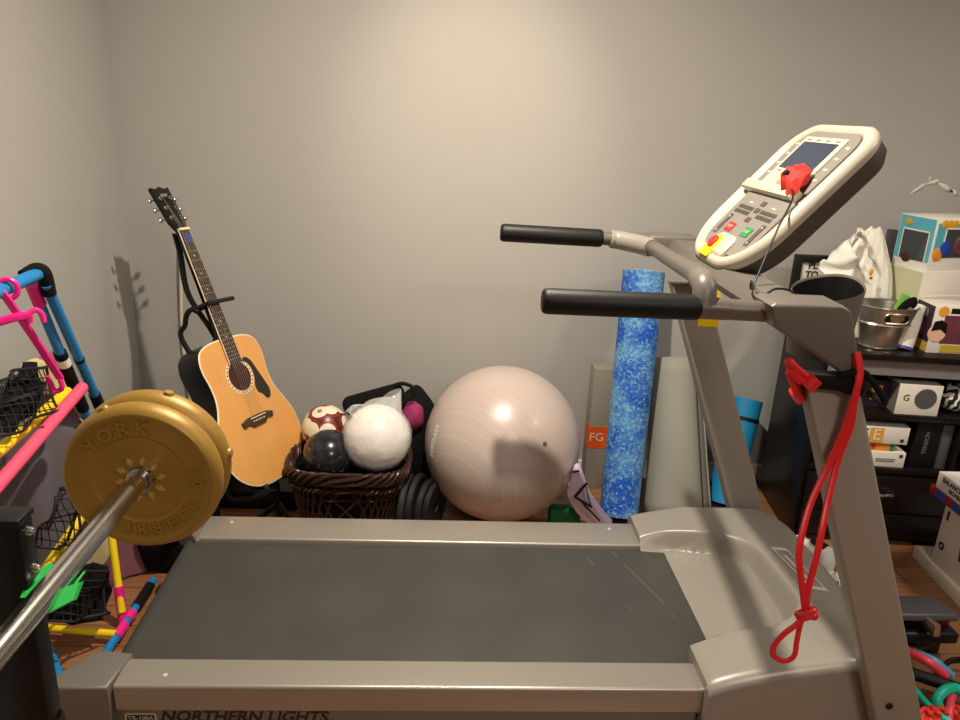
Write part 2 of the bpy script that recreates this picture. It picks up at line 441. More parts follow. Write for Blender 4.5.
def frame_from(o, x, z):
    """4x4: local x along x, local z along z (outward normal), origin o."""
    x = Vector(x).normalized(); z = Vector(z); z = (z - x*z.dot(x)).normalized(); y = z.cross(x)
    return Matrix(((x.x,y.x,z.x,o[0]),(x.y,y.y,z.y,o[1]),(x.z,y.z,z.z,o[2]),(0,0,0,1)))
def catmull(pts, n=8, closed=False):
    P = [Vector(p) for p in pts]; out = []; L = len(P)
    for i in range(L if closed else L-1):
        if closed: a,b,c,d = P[i-1],P[i],P[(i+1)%L],P[(i+2)%L]
        else: a,b,c,d = P[max(i-1,0)],P[i],P[i+1],P[min(i+2,L-1)]
        for k in range(n):
            t = k/n
            out.append(0.5*((2*b)+(c-a)*t+(2*a-5*b+4*c-d)*t*t+(3*b-a-3*c+d)*t**3))
    if not closed: out.append(P[-1])
    return out
def rrect(x0, x1, y0, y1, r, n=8):
    if not isinstance(r, (list, tuple)): r = [r]*4
    out = []
    for (cx, cy, a0, rr) in ((x1-r[0], y1-r[0], 0, r[0]), (x0+r[1], y1-r[1], 90, r[1]), (x0+r[2], y0+r[2], 180, r[2]), (x1-r[3], y0+r[3], 270, r[3])):
        for k in range(n+1):
            a = R(a0+90*k/n); out.append((cx+rr*math.cos(a), cy+rr*math.sin(a)))
    return out

# ------------------------------------------------------------------ the room
WY, LX, RX, FY, CZ = 2.90, -1.17, 3.3, -2.2, 2.42
struct(MB().bx(LX, RX, FY, WY, -0.05, 0.0).build('floor', M['floor']))
struct(MB().bx(LX, RX, WY, WY+0.1, 0.0, CZ).build('wall_back', M['wall']))
struct(MB().bx(LX-0.1, LX, FY, WY+0.1, 0.0, CZ).build('wall_left', M['wall']))
struct(MB().bx(RX, RX+0.1, FY, WY+0.1, 0.0, CZ).build('wall_right', M['walldark']))
struct(MB().bx(LX, RX, FY-0.1, FY, 0.0, CZ).build('wall_front', M['walldark']))
struct(MB().bx(LX-0.1, RX+0.1, FY-0.1, WY+0.1, CZ, CZ+0.1).build('ceiling', M['ceil']))
b = MB(); b.bx(LX, RX, WY-0.012, WY, 0, 0.055); b.bx(LX, RX, WY-0.018, WY, 0.0, 0.012); b.bx(LX, RX, WY-0.009, WY, 0.055, 0.072, bev=0.003); struct(b.build('baseboard_back', M['trim']))
b = MB(); b.bx(LX, LX+0.012, FY, WY, 0, 0.072, bev=0.003); struct(b.build('baseboard_left', M['trim']))

wm = MB()
rw = random.Random(4)
for a_, c_ in (((910,194),(926,184)),((926,184),(940,181)),((938,183),(953,192)),((950,190),(958,195)),((928,181),(931,178))):
    P_, Q_ = V(*a_, WY-0.0006), V(*c_, WY-0.0006)
    n_ = 9; L_ = []
    for k in range(n_):
        t = k/(n_-1); p = P_*(1-t)+Q_*t; w_ = (0.007+0.006*rw.random())*math.sin(math.pi*(0.1+0.8*t)); L_.append((p+Vector((0,0,w_)), p-Vector((0,0,w_))))
    wm.grid(lambda i, j: L_[i][j], n_, 2)
tag(wm.build('wall_patch', M['patch'], solid=0.0005), 'white streaky filler patch on the wall above the boxes', 'wall patch')

# ------------------------------------------------------------------ treadmill
TX, TY = -0.05, 1.68
tm = thing('treadmill', (TX, TY, 0), 'large champagne grey treadmill with black belt and tilted console', 'treadmill')
part(lambda b: b.bx(-0.62, 1.02, 1.36, 2.0, 0.07, 0.19, bev=0.006), 'deck_frame', M['taupe'], tm)
# running belt
def belt(b):
    prof = [(0.80, 0.2665), (-0.668, 0.2665)]
    for k in range(1, 9):
        a = R(90+22.5*k); prof.append((-0.668+0.035*math.cos(a), 0.2315+0.035*math.sin(a)))
    prof.append((0.80, 0.1965))
    b.prism([(x, 1.39, z) for x, z in prof], (0, 0.53, 0))
part(belt, 'running_belt', M['belt'], tm)
for (y0, y1) in ((1.322, 1.409), (1.899, 2.022)):
    o = MB()
    prof = rrect(y0, y1, 0.215, 0.282, 0.007, 4)
    o.prism([(-0.655, y, z) for y, z in prof], (1.268, 0, 0))
    rail = o.build('side_rail', M['rail'], tm)
    for px_, yy in ((0.15 if y0 < 1.5 else 0.1, (y0+y1)/2),):
        for xx in ((-0.56,) if y0 < 1.5 else (-0.585, 0.53)):
            part(lambda b: b.lathe([(0, 0.0025), (0.003, 0.0022), (0.0052, 0.0008), (0.0055, -0.001)], Matrix.Translation((xx, yy+(0.025 if y0 > 1.5 else -0.01), 0.282)), 16), 'rivet', M['cream'], rail)
for near in (True, False):
    if near: pts = [(-0.790, 1.325), (-0.784, 1.310), (-0.662, 1.310), (-0.650, 1.418), (-0.70, 1.425), (-0.735, 1.425), (-0.790, 1.335)]
    else: pts = [(-0.74, 1.985), (-0.74, 2.03), (-0.655, 2.03), (-0.648, 1.889), (-0.66, 1.887), (-0.70, 1.95)]
    part(lambda b: b.prism([(x, y, 0.17 if near else 0.205) for x, y in pts], (0, 0, 0.118 if near else 0.077), bev=0.007, seg=3), 'end_cap', M['taupe'], tm)
part(lambda b: b.bx(-0.70, 0.6, 1.333, 1.40, 0.085, 0.214, bev=0.003), 'side_skirt', M['taupe'], tm)
fr = frame_from((0,0,0), (1,0,0), (0,-1,0))
lx0, lx1, lzt = V(165,716,1.333).x, V(322,716,1.333).x, V(240,711.5,1.333).z
lettering('NORTHERN LIGHTS', 0.040, Matrix.Translation(((lx0+lx1)/2, 1.3325, lzt-0.0145)) @ fr, M['decal'], 'lettering', tm, shear=0.25, bold=0.0011, sx=0.99)
bxc, bzc = V(141,716,1.333).x, V(141,713,1.333).z-0.011
bd = part(lambda b: b.prism([(bxc+x, 1.3325, bzc+z) for x, z in rrect(-0.033, 0.033, -0.011, 0.011, 0.005)], (0, -0.0015, 0)), 'badge', M['cream'], tm)
part(lambda b: b.prism([(bxc+x, 1.331, bzc+z) for x, z in rrect(-0.029, 0.029, -0.008, 0.008, 0.004)], (0, -0.001, 0)), 'badge_field', M['decal'], bd)
lettering('TR-100A', 0.0145, Matrix.Translation((bxc, 1.3298, bzc)) @ fr, M['cream'], 'lettering', bd)
# foot levellers
for x in (-0.6, 0.95):
    for y in (1.42, 1.94):
        part(lambda b: b.lathe([(0, 0.07), (0.025, 0.07), (0.025, 0.004), (0.02, 0.0), (0, 0.0)], Matrix.Translation((x, y, 0)), 20), 'leveller_foot', M['black'], tm)

# motor hood: a height field with a scooped foot well
def hood(b):
    ys = []
    def lerp(a, c, t): return a+(c-a)*t
    def seg(a, c, n, ends=True): return [lerp(a, c, k/n) for k in range(n+1)]
    Y0, Y1 = 1.296, 2.052
    ys = [Y0 + 0.03*(1-math.cos(R(90*k/8))) for k in range(9)] + seg(1.335, 1.436, 10) + [1.4365, 1.444] + seg(1.46, 1.87, 60) + [1.876, 1.8835, 1.884] + seg(1.888, 1.93, 16) + seg(1.936, 2.015, 8) + [Y1 - 0.03*(1-math.cos(R(90*k/8))) for k in range(8, -1, -1)]
    def xr(y):
        d = min(y-Y0, Y1-y); r = 0.13 if y > 1.7 else 0.05
        k = 1.075
        return k - (0 if d >= r else r*(1-math.sqrt(max(0, 1-((r-d)/r)**2))))
    def xl(y): return 0.668 if 1.44 < y < 1.88 else 0.603
    def rim(x, y):
        t = (y-1.3)/0.73
        near = 0.300 + 0.078*min(1, max(0, (x-0.60)/0.30))**0.62 - 0.05*max(0, (x-0.92)/0.17)**2
        far = 0.300 + 0.036*min(1, max(0, (x-0.60)/0.16))**0.8 - 0.022*max(0, (x-0.92)/0.17)**2
        return near*(1-t)+far*t
    def sd(x, y):
        k_ = min(1, max(0, (0.80-x)/0.14)); x1, y0, y1, r = 0.905, 1.447, 1.885+0.034*k_*k_*(3-2*k_), 0.13
        qx = max(x-(x1-r), 0); qyc = abs(y-(y0+y1)/2)-((y1-y0)/2-r); qy = max(qyc, 0)
        return math.hypot(qx, qy) - r + min(max(x-(x1-r), qyc), 0)
    NX = 130
    rows = []
    for y in ys:
        a, c = xl(y), xr(y); row = []
        for i in range(NX):
            t = i/(NX-1)
            x = a + (c-a)*(t if t < 0.9 else 0.9+0.1*math.sin(R(90)*(t-0.9)/0.1)) 
            z = rim(x, y)
            d = sd(x, y); k = min(1, max(0, (d+0.034)/0.034)); k = k*k*(3-2*k)
            f = 0.271 + 0.026*max(0, (x-0.66)/0.24)
            f = min(f, z)
            z = f + (z-f)*k
            e = min(c-x, y-Y0, Y1-y); r = 0.028
            if e < r: z -= r - math.sqrt(max(0, r*r-(r-e)**2))
            row.append((x, y, z))
        rows.append(row)
    vs = b.grid(lambda i, j: rows[i][j], len(rows), NX)
    be = [e for e in b.bm.edges if e.is_boundary]
    q = bmesh.ops.extrude_edge_only(b.bm, edges=be)
    for v in q['geom']:
        if isinstance(v, bmesh.types.BMVert): v.co.z = 0.05
    b._tag(b.bm.faces)
HZ = {}
hd = part(hood, 'motor_hood', M['hood'], tm, ang=40, fixn=True)
# warning sticker on the hood (beside the foot well)
stk = [G(780,552,0.355), G(789,553,0.355), G(824,585,0.357), G(812,588,0.357)]
def sticker(b):
    def zz(p): return 0.300 + 0.3
    def z(x, y):
        t = (y-1.3)/0.73
        return (0.378-0.05*max(0,(x-0.92)/0.17)**2)*(1-t) + (0.336-0.022*max(0,(x-0.92)/0.17)**2)*t + 0.0012
    for (u0,u1,v0,v1) in ((0,1,0,0.08),(0,1,0.92,1),(0,0.12,0,1),(0.88,1,0,1),(0.3,0.5,0.15,0.8)):
        b.grid(lambda i, j: (lambda x, y: (x, y, z(x,y)))(0.950+0.045*(u0+(u1-u0)*i/4)-0.018*(v0+(v1-v0)*j/8), 1.58+0.21*(v0+(v1-v0)*j/8)), 5, 9)
st = part(sticker, 'warning_sticker', M['greypanel2'], hd)

# uprights
def NP(x, z, Y, Y0=1.29): return (x*Y/Y0, HC-(HC-z)*Y/Y0)
def upr(b, y0, y1, xoff=0.0, chin=0.22):
    # profile in xz, leaning forward
    p = [(0.664, 1.02), (0.768, 1.02), (1.122, 0.12), (1.012, 0.12)]
    q = [NP(x+0.012, z, 1.245) for x, z in p] if y0 < 1.5 else p
    b.prism([(x+xoff, y0, z) for x, z in q], (0, y1-y0, 0), bev=0.010, seg=3)
up1 = part(lambda b: upr(b, 1.245, 1.293), 'upright', M['silver'], tm)
up2 = part(lambda b: upr(b, 2.054, 2.10, -0.018), 'upright', M['silver'], tm)
part(lambda b: b.lathe([(0, -0.002), (0.007, -0.001), (0.008, 0.002), (0, 0.002)], frame_from(V(889,706,1.2445), (1,0,0), (0,-1,0)), 18), 'bolt_hole', M['black'], up1)
ysp = [V(711,276,2.0535), V(719,280,2.0535), V(721,300,2.0535), V(718,327,2.0535), V(697,326,2.0535), V(701,300,2.0535)]
part(lambda b: b.prism(ysp, (0,-0.0012,0)), 'yellow_sticker', M['yellow'], up2)

# castings at the top of the uprights
def casting(b, y0, y1, dx=0.0):
    pts = [(0.592,1.150),(0.600,1.156),(0.722,1.156),(0.740,1.146),(0.749,1.125),(0.784,1.016),(0.779,1.009),(0.766,1.015),(0.655,1.085),(0.628,1.096),(0.604,1.112)]
    if y0 < 1.5: pts = [NP(x, z, 1.236) for x, z in pts]
    b.prism([(x+dx, y0, z) for x, z in pts], (0, y1-y0, 0), bev=0.008, seg=3)
ca1 = part(lambda b: casting(b, 1.236, 1.318), 'bracket', M['taupe'], tm)
ca2 = part(lambda b: [casting(b, 2.03, 2.11, -0.03)], 'bracket', M['taupe'], tm)
part(lambda b: b.rod((0.505, 2.045, 1.140), (0.60, 2.06, 1.136), 0.022, 18), 'bracket_sleeve', M['taupe'], ca2)
part(lambda b: b.lathe([(0,0.001),(0.005,0.001),(0.005,-0.002)], frame_from((0.59,2.0352,1.128),(1,0,0),(0,-1,0)), 14), 'bolt_hole', M['black'], ca2)

# handlebars
hb1 = part(lambda b: b.rod((0.44, 1.285, 1.145), (0.605, 1.285, 1.141), 0.0185, 24), 'handlebar', M['tube'], tm)
part(lambda b: b.rod((0.179, 1.285, 1.147), (0.460, 1.285, 1.145), 0.0230, 28, rnd=0.012), 'foam_grip', M['foam'], hb1)
YF = 2.03
XT = [(0.42,YF,1.145),(0.45,YF,1.144),(0.490,YF-0.012,1.141), V(652,248,1.93), V(669,258,1.74), V(684,267,1.54), V(694,273,1.41), V(701,280,1.335), V(704.5,287,1.298), (V(705,297,1.285).x,1.285,1.146)]
hb2 = part(lambda b: b.tube(catmull(XT, 8), 0.0185, 20), 'handlebar', M['tube'], tm)
part(lambda b: b.rod((0.158, YF, 1.149), (0.434, YF, 1.144), 0.0240, 28, rnd=0.012), 'foam_grip', M['foam'], hb2)
cpl = catmull(XT, 8)[9:25]
part(lambda b: b.tube(cpl, [0.021]+[0.025]*14+[0.022], 22), 'coupling', M['silver'], hb2)
part(lambda b: b.rod((0.455, 1.285, 1.145), (0.51, 1.285, 1.144), 0.0200, 24), 'collar', M['tube'], hb1)
elb = catmull(XT, 8)[54:]
part(lambda b: b.tube(elb, 0.0212, 22), 'elbow', M['taupe'], hb2)

# console beam
part(lambda b: b.prism([(0.612,1.30,1.118),(0.628,1.30,1.148),(0.690,1.30,1.148),(0.712,1.30,1.118),(0.70,1.30,1.098),(0.625,1.30,1.098)], (0, 0.76, 0), bev=0.006), 'console_beam', M['taupe'], tm)

# cup holder: an open pocket beside the near bracket
CC = V(828, 289, 1.385)
def cup(b):
    n = 44
    top = [(0.064*math.copysign(abs(math.cos(a))**0.9, math.cos(a)), 0.056*math.copysign(abs(math.sin(a))**0.8, math.sin(a))) for a in [2*math.pi*k/n for k in range(n)]]
    def ring(sc, dz, tilt): return [(CC.x+x*sc, CC.y+y*sc, CC.z+dz+tilt*(x+y*0.9)) for x, y in top]
    rings = [ring(0.84, -0.13, 0.0), ring(0.93, -0.06, 0.12), ring(1.0, 0.0, 0.22), ring(0.985, 0.003, 0.22), ring(0.955, 0.0, 0.22), ring(0.88, -0.06, 0.12), ring(0.79, -0.12, 0.0)]
    vs = b.grid(lambda i, j: rings[j][i], n, len(rings), wrap=True)
    b.bm.faces.new([vs[i][0] for i in range(n)]); b.bm.faces.new([vs[i][-1] for i in range(n)][::-1])
cupo = part(cup, 'cup_holder', M['cup'], tm, fixn=True)
def cupin(b):
    n = 44
    top = [(0.064*math.copysign(abs(math.cos(a))**0.9, math.cos(a)), 0.056*math.copysign(abs(math.sin(a))**0.8, math.sin(a))) for a in [2*math.pi*k/n for k in range(n)]]
    def ring(sc, dz, tilt): return [(CC.x+x*sc, CC.y+y*sc, CC.z+dz+tilt*(x+y*0.9)) for x, y in top]
    rings = [ring(0.952, -0.002, 0.22), ring(0.872, -0.06, 0.12), ring(0.78, -0.118, 0.0)]
    vs = b.grid(lambda i, j: rings[j][i], n, 3, wrap=True); b.bm.faces.new([vs[i][-1] for i in range(n)])
part(cupin, 'rubber_liner', M['black'], cupo)

# console
TH = R(49)
CO = Vector((0.64, 1.725, 1.175)); CU = Vector((math.cos(TH), 0, math.sin(TH))); CW = Vector((0,1,0)); CN = Vector((-math.sin(TH), 0, math.cos(TH)))
def C(u, w, n=0.0): return CO + CU*u + CW*w + CN*n      # w: + = far side
def cring(shape, n): return [C(u, w, n) for u, w in shape]
OUT = rrect(-0.035, 0.412, -0.192, 0.196, [0.085, 0.085, 0.13, 0.13], 12)
OUTo = OUT
# note: rrect axes are (u, w); corner order: (+u,+w), (-u,+w), (-u,-w), (+u,-w)
OUT = rrect(-0.034, 0.382, -0.168, 0.196, [0.10, 0.130, 0.130, 0.075], 12)
def inset(shape, d):
    cu = sum(p[0] for p in shape)/len(shape); n = len(shape); out = []
    for i in range(n):
        a = Vector(shape[i-1]); p = Vector(shape[i]); c = Vector(shape[(i+1)%n])
        t = (c-a)
        if t.length < 1e-9: t = Vector((1,0))
        t.normalize(); nn = Vector((-t.y, t.x)); out.append((p.x+nn.x*d, p.y+nn.y*d))
    return out
def loft(b, rings, capA=True, capB=True):
    n = len(rings[0]); vs = b.grid(lambda i, j: rings[j][i], n, len(rings), wrap=True)
    if capA: b.bm.faces.new([vs[i][0] for i in range(n)])
    if capB: b.bm.faces.new([vs[i][-1] for i in range(n)][::-1])
    b._tag(b.bm.faces)
def rimring(b):
    rs = [cring(OUT, -0.022), cring(inset(OUT,-0.003), -0.014), cring(inset(OUT,-0.001), -0.003), cring(inset(OUT,0.006), 0.005), cring(inset(OUT,0.013), 0.007), cring(inset(OUT,0.021), 0.005), cring(inset(OUT,0.028), -0.004), cring(inset(OUT,0.030), -0.007)]
    loft(b, rs, True, True)
con = part(rimring, 'console', M['cream'], tm, ang=50, fixn=True)
def shell(b):
    rs = [cring(inset(OUT,0.003), -0.021), cring(inset(OUT,0.006), -0.050), cring(inset(OUT,0.020), -0.066), cring(inset(OUT,0.05), -0.070)]
    loft(b, rs)
part(shell, 'back_shell', M['shell'], con, fixn=True, ang=50)
def pl(b, shape, n0, n1):   # raised slab on the console face
    loft(b, [cring(shape, n0), cring(shape, n1)])
part(lambda b: pl(b, rrect(0.192, 0.362, -0.128, 0.152, [0.06, 0.01, 0.01, 0.05], 8), -0.008, 0.0015), 'display_panel', M['panel'], con, fixn=True)
part(lambda b: pl(b, rrect(0.194, 0.340, -0.083, 0.117, 0.006, 4), -0.002, 0.004), 'screen_bezel', M['cream'], con, fixn=True)
scr = part(lambda b: pl(b, rrect(0.244, 0.324, -0.062, 0.104, 0.003, 3), 0.0, 0.0048), 'screen', M['screen'], con, fixn=True)
for k in range(4):
    w = 0.09 - k*0.045
    part(lambda b: pl(b, rrect(0.329, 0.333, w-0.012, w+0.008, 0.001, 2), 0.003, 0.0045), 'bezel_mark', M['greyink'], con, fixn=True)
for k in range(3):
    w = 0.085 - k*0.05
    part(lambda b: pl(b, rrect(0.234, 0.238, w-0.012, w+0.012, 0.001, 2), 0.003, 0.0045), 'bezel_mark', M['greyink'], con, fixn=True)
for s_, k in [(s_, k) for s_ in (0.134, -0.103) for k in range(4)]:
    part(lambda b: pl(b, rrect(0.225+k*0.03, 0.231+k*0.03, s_-0.010, s_+0.008, 0.001, 2), 0.001, 0.0022), 'panel_mark', M['cream'], con, fixn=True)
# reading ledge with a notch
def ledge(b):
    sh = [(0.166,-0.108),(0.192,-0.108),(0.192,0.01),(0.206,0.018),(0.206,0.042),(0.192,0.05),(0.192,0.168),(0.166,0.168)]
    b.prism([C(u,w,-0.006) for u, w in sh], CN*0.024, bev=0.005)
part(ledge, 'reading_ledge', M['cream'], con)
part(lambda b: pl(b, rrect(0.196, 0.204, -0.055, 0.005, 0.002, 3), 0.003, 0.0052), 'ledge_slot', M['shell'], con, fixn=True)
part(lambda b: pl(b, rrect(0.000, 0.165, -0.128, 0.132, [0.004, 0.06, 0.06, 0.004], 8), -0.008, 0.0015), 'keypad', M['panel'], con, fixn=True)
def button(name, u, w, du, dw, m, h=0.0035, r=0.003):
    return part(lambda b: pl(b, rrect(u-du/2, u+du/2, w-dw/2, w+dw/2, min(r, du/2.1, dw/2.1), 4), 0.0, h), name, m, con, fixn=True)
fc = frame_from((0,0,0), -CW, CN)      # reads upright to the runner
def ctext(t, u, w, size, m, par, n=0.004): lettering(t, size, Matrix.Translation(C(u, w, n)) @ fc, m, 'lettering', par)
bt = button('stop_button', 0.063, 0.048, 0.025, 0.040, M['red']); ctext('STOP', 0.063, 0.048, 0.012, M['cream'], bt)
bt = button('start_button', 0.065, -0.050, 0.025, 0.040, M['green']); ctext('START', 0.065, -0.050, 0.011, M['cream'], bt)
for w in (0.098, -0.098):
    button('slide_key', 0.065, w, 0.060, 0.018, M['shell'], 0.003)
    for du in (0.022, -0.022):
        button('slide_arrow', 0.065+du, w, 0.006, 0.006, M['cream'], 0.0036)
for cl in (0.065, -0.062):
    for k in range(6):
        for q in range(2):
            button('number_key', 0.108+q*0.014, cl+0.036-k*0.0144, 0.010, 0.011, M['shell'], 0.003, 0.002)
    button('key_label', 0.138, cl, 0.004, 0.022, M['cream'], 0.002, 0.001)
for u in (0.142, 0.122, 0.094):
    button('program_key', u, 0.0, 0.013, 0.024, M['shell'], 0.003)
def bulge(b, sh, n0, n1, n2):
    loft(b, [cring(sh, n0), cring(sh, n1), cring(inset(sh, 0.006), n2)])
part(lambda b: bulge(b, rrect(-0.014, 0.044, -0.052, 0.052, [0.02, 0.012, 0.012, 0.02], 6), -0.004, 0.006, 0.0105), 'key_housing', M['cream'], con, fixn=True)
part(lambda b: bulge(b, rrect(-0.028, 0.034, -0.002, 0.058, [0.022, 0.006, 0.006, 0.02], 6), 0.0, 0.010, 0.0125), 'key_base', M['yellow'], con, fixn=True)
part(lambda b: bulge(b, rrect(-0.004, 0.026, 0.012, 0.042, [0.012, 0.012, 0.008, 0.012], 6), 0.011, 0.017, 0.0205), 'emergency_key', M['red'], con, fixn=True)

# safety clip tucked on the console
clp = C(0.196, -0.072, 0.002)
sk = thing('safety_clip', clp, 'red cloth wrapped safety clip with black cord on the console', 'clip')
def clipcloth(b):
    pts = [(-0.035,0.012),(-0.012,0.035),(0.012,0.048),(0.03,0.030),(0.045,-0.006),(0.028,-0.028),(0.006,-0.012),(-0.02,-0.020)]
    def ringz(sc, n, jit): return [clp + CU*(p[1]*sc+jit) + CW*(-p[0]*sc) + CN*(n+0.006*math.sin(7*i+n*300)) for i, p in enumerate(catmull([(x,y,0) for x,y in pts],4,True))]
    loft(b, [ringz(0.80, 0.008, 0), ringz(1.0, 0.016, 0), ringz(0.85, 0.030, 0.004), ringz(0.45, 0.043, 0.010)])
part(clipcloth, 'cloth', M['redcloth'], sk, fixn=True, ang=40)
part(lambda b: b.box(clp+CN*0.036+CU*0.008, (0.012,0.016,0.026), rot=Matrix(((CU.x,CW.x,CN.x),(CU.y,CW.y,CN.y),(CU.z,CW.z,CN.z))), bev=0.002), 'clip', M['black'], sk)
cord = [clp+CN*0.04, V(793,196,1.60), V(778,228,1.53), V(766,256,1.50), V(752,288,1.46), V(748,302,1.42), V(752,306,1.38), V(762,296,1.36), V(775,289,1.36), V(788,290,1.37), V(800,296,1.37)]
cord[5].z = 1.168; cord[6].z = 1.162
part(lambda b: b.tube(catmull(cord, 8), 0.0022, 8), 'cord', M['black'], sk)

# red resistance band tied to the near upright
rb = thing('resistance_band', V(805, 520, 1.235), 'red rubber resistance band with black sleeve, knotted round the treadmill upright', 'exercise band')
YB = 1.232
def bandwrap(b):
    b.tube(catmull([V(812,384,YB), V(800,380,YB), V(790,372,YB+0.004), (0.660,1.262,0.985), (0.668,1.31,0.985)], 6), 0.008, 10)
    b.tube(catmull([V(808,378,YB), V(797,369,YB), V(788,362,YB+0.004), (0.658,1.266,1.0), (0.668,1.31,0.998)], 6), 0.007, 10)
    b.tube([V(806,388,YB-0.004), V(816,378,YB-0.004)], 0.014, 12)
part(bandwrap, 'wrap', M['band'], rb)
def sleeve(b):
    b.tube(catmull([V(801,384,YB-0.002), V(816,382,YB-0.004), V(840,384,YB-0.004), V(862,389,YB-0.002)], 6), [0.010]*4+[0.013]*10+[0.016]*5, 12, flat=0.55)
    b.tube(catmull([V(838,376,YB-0.004), V(855,372,YB-0.006), V(868,376,YB), (0.82,1.262,0.985), (0.815,1.31,0.985)], 6), 0.006, 10)
part(sleeve, 'sleeve', M['blacksoft'], rb)
def hang(b):
    L1 = [V(857,352,1.232), V(860,372,1.222), V(856,392,1.216), V(846,425,1.222), V(830,462,1.222), V(812,500,1.20), V(803,530,1.175), V(799,556,1.16), V(802,585,1.15), V(805,610,1.15)]
    L2 = [V(855,356,1.238), V(858,380,1.226), V(854,405,1.222), V(850,428,1.224), V(838,460,1.224), V(828,500,1.20), V(822,530,1.175), V(816,560,1.16), V(808,590,1.15), V(806,612,1.15)]
    L3 = [V(806,608,1.15), V(799,622,1.145), V(784,634,1.14), V(774,646,1.14), V(774,656,1.14), V(784,661,1.14), V(794,656,1.14), V(797,640,1.145), V(801,622,1.148), V(806,612,1.15)]
    b.tube(catmull(L1, 8), 0.0068, 10, flat=0.6, up=(1,0,0)); b.tube(catmull(L2, 8), 0.0068, 10, flat=0.6, up=(1,0,0)); b.tube(catmull(L3, 8), 0.0058, 10, flat=0.6)
part(hang, 'strap', M['band'], rb)
kc = V(806, 612, 1.15)
part(lambda b: [b.tube([kc+Vector((0.0115*math.cos(a)*1.25, -0.008*math.sin(a)*1.4, 0.010*math.sin(a*1+0.7))) for a in [2*math.pi*k/20 for k in range(20)]], 0.0055, 10, closed=True), b.tube([kc+Vector((0.011*math.cos(a)*1.1, -0.009*math.sin(a), -0.006+0.006*math.cos(a))) for a in [2*math.pi*k/20 for k in range(20)]], 0.005, 10, closed=True), b.sphere(kc+Vector((0.012,-0.006,-0.003)), 0.009, 14)], 'knot', M['band'], rb)

# ------------------------------------------------------------------ barbell on its rack
BX, BZ = -0.402, 0.955
tag(MB().rod((BX, 0.36, BZ+0.004), (BX, 1.045, BZ), 0.0132, 28).build('barbell', M['chrome']), 'chrome barbell rod carrying two gold plates across the front left', 'barbell')
PF = frame_from((BX, 0.955, BZ), (1,0,0), (0,-1,0))
def plate(pf, label, deco=True, rot=0.0):
    o = pf.translation
    t = thing('weight_plate', o, label, 'weight plate', 'gold plates on the barbell')
    Rr = 0.108
    prof = [(0.0150, -0.036), (0.030, -0.036), (0.09, -0.036), (0.101, -0.033), (0.107, -0.025), (Rr, -0.018), (0.107, -0.010), (0.103, -0.002), (0.0985, 0.0015), (0.095, 0.0015), (0.091, -0.0008), (0.088, -0.002), (0.066, -0.002), (0.0645, -0.003), (0.062, -0.0045), (0.043, -0.0045), (0.041, -0.005), (0.0150, -0.005), (0.0150, -0.036)]
    part(lambda b: b.lathe(prof, pf, 96), 'disc', M['gold'], t, ang=30)
    part(lambda b: b.lathe([(0.0140,0.002),(0.0185,0.002),(0.0195,-0.003),(0.0195,-0.006),(0.0140,-0.006),(0.0140,0.002)], pf, 40), 'hub_ring', M['chrome'], t)
    hub = MB()
    for k in range(10):
        a = 2*math.pi*k/10+0.15; ca, sa = math.cos(a), math.sin(a)
        def q(r, w, n): return pf @ Vector((r*ca-w*sa, r*sa+w*ca, n))
        base = [q(0.020,0,-0.006), q(0.0275,0.0055,-0.006), q(0.037,0,-0.006), q(0.0275,-0.0055,-0.006)]
        top = [q(0.022,0,-0.001), q(0.0275,0.003,-0.0005), q(0.034,0,-0.001), q(0.0275,-0.003,-0.0005)]
        loft(hub, [base, top])
    hub.build('hub_petals', M['goldl'], t, fixn=True)
    if deco:
        fr_ = pf @ Matrix.Translation((0,0,-0.0012))
        ring_text('YORK', M['gold'], 'raised_lettering', t, fr_, 0.0765, R(140), R(-19), 0.026, 0.0024)
        ring_text('BARBELL', M['gold'], 'raised_lettering', t, fr_, 0.0765, R(236), R(16), 0.023, 0.0024, top=False)
        ring_text('10', M['gold'], 'raised_lettering', t, fr_, 0.0765, R(12), R(-14), 0.020, 0.0024)
    for a in (R(75), R(8)) if not deco else (R(115),):
        part(lambda b: b.lathe([(0, 0.006), (0.006, 0.006), (0.009, 0.0), (0.010, -0.004)], pf @ Matrix.Rotation(a, 4, 'Z') @ Matrix.Translation((0.105, 0, -0.018)) @ Matrix.Rotation(R(90), 4, 'Y'), 18), 'filler_cap', M['gold'], t)
    return t
plate(PF, 'front gold vinyl weight plate with raised lettering around its hub')
plate(frame_from((BX+0.001, 0.955+0.038, BZ+0.003), (1,0,0), (0,-1,0)), 'rear gold vinyl weight plate, mostly hidden behind the front one', deco=False)

rk = thing('barbell_rack', (-0.475, 0.73, 0), 'black steel rack post with bolts and green cradle holding the bar', 'rack')
PX = V(16, 515, 0.70).x
part(lambda b: b.bx(PX-0.066, PX, 0.70, 0.728, 0.0, V(12,517,0.70).z-0.010, bev=0.003), 'post', M['blackgloss'], rk)
zc = V(12,517,0.70).z-0.008
part(lambda b: b.bx(PX-0.068, PX+0.002, 0.698, 0.730, zc-0.004, zc+0.004, bev=0.002), 'post_cap', M['black'], rk)
part(lambda b: b.bx(PX-0.10, -0.20, 0.695, 0.755, 0.0, 0.04, bev=0.004), 'foot', M['blackgloss'], rk)
part(lambda b: b.prism([(PX-0.069,0.694,0.72),(PX+0.003,0.694,0.78),(PX+0.006,0.694,0.60),(PX+0.013,0.694,0.40),(PX+0.015,0.694,0.05),(PX-0.069,0.694,0.05)], (0,0.040,0), bev=0.006), 'plastic_wrap', M['blackgloss'], rk)
for (bx_, by_) in ((30,531),(34,568)):
    z = V(bx_, by_, 0.715).z
    part(lambda b: b.lathe([(0,0.007),(0.0035,0.0065),(0.005,0.003),(0.0055,0.0)], frame_from((PX,0.715,z),(0,1,0),(1,0,0)), 18), 'bolt', M['chrome'], rk)
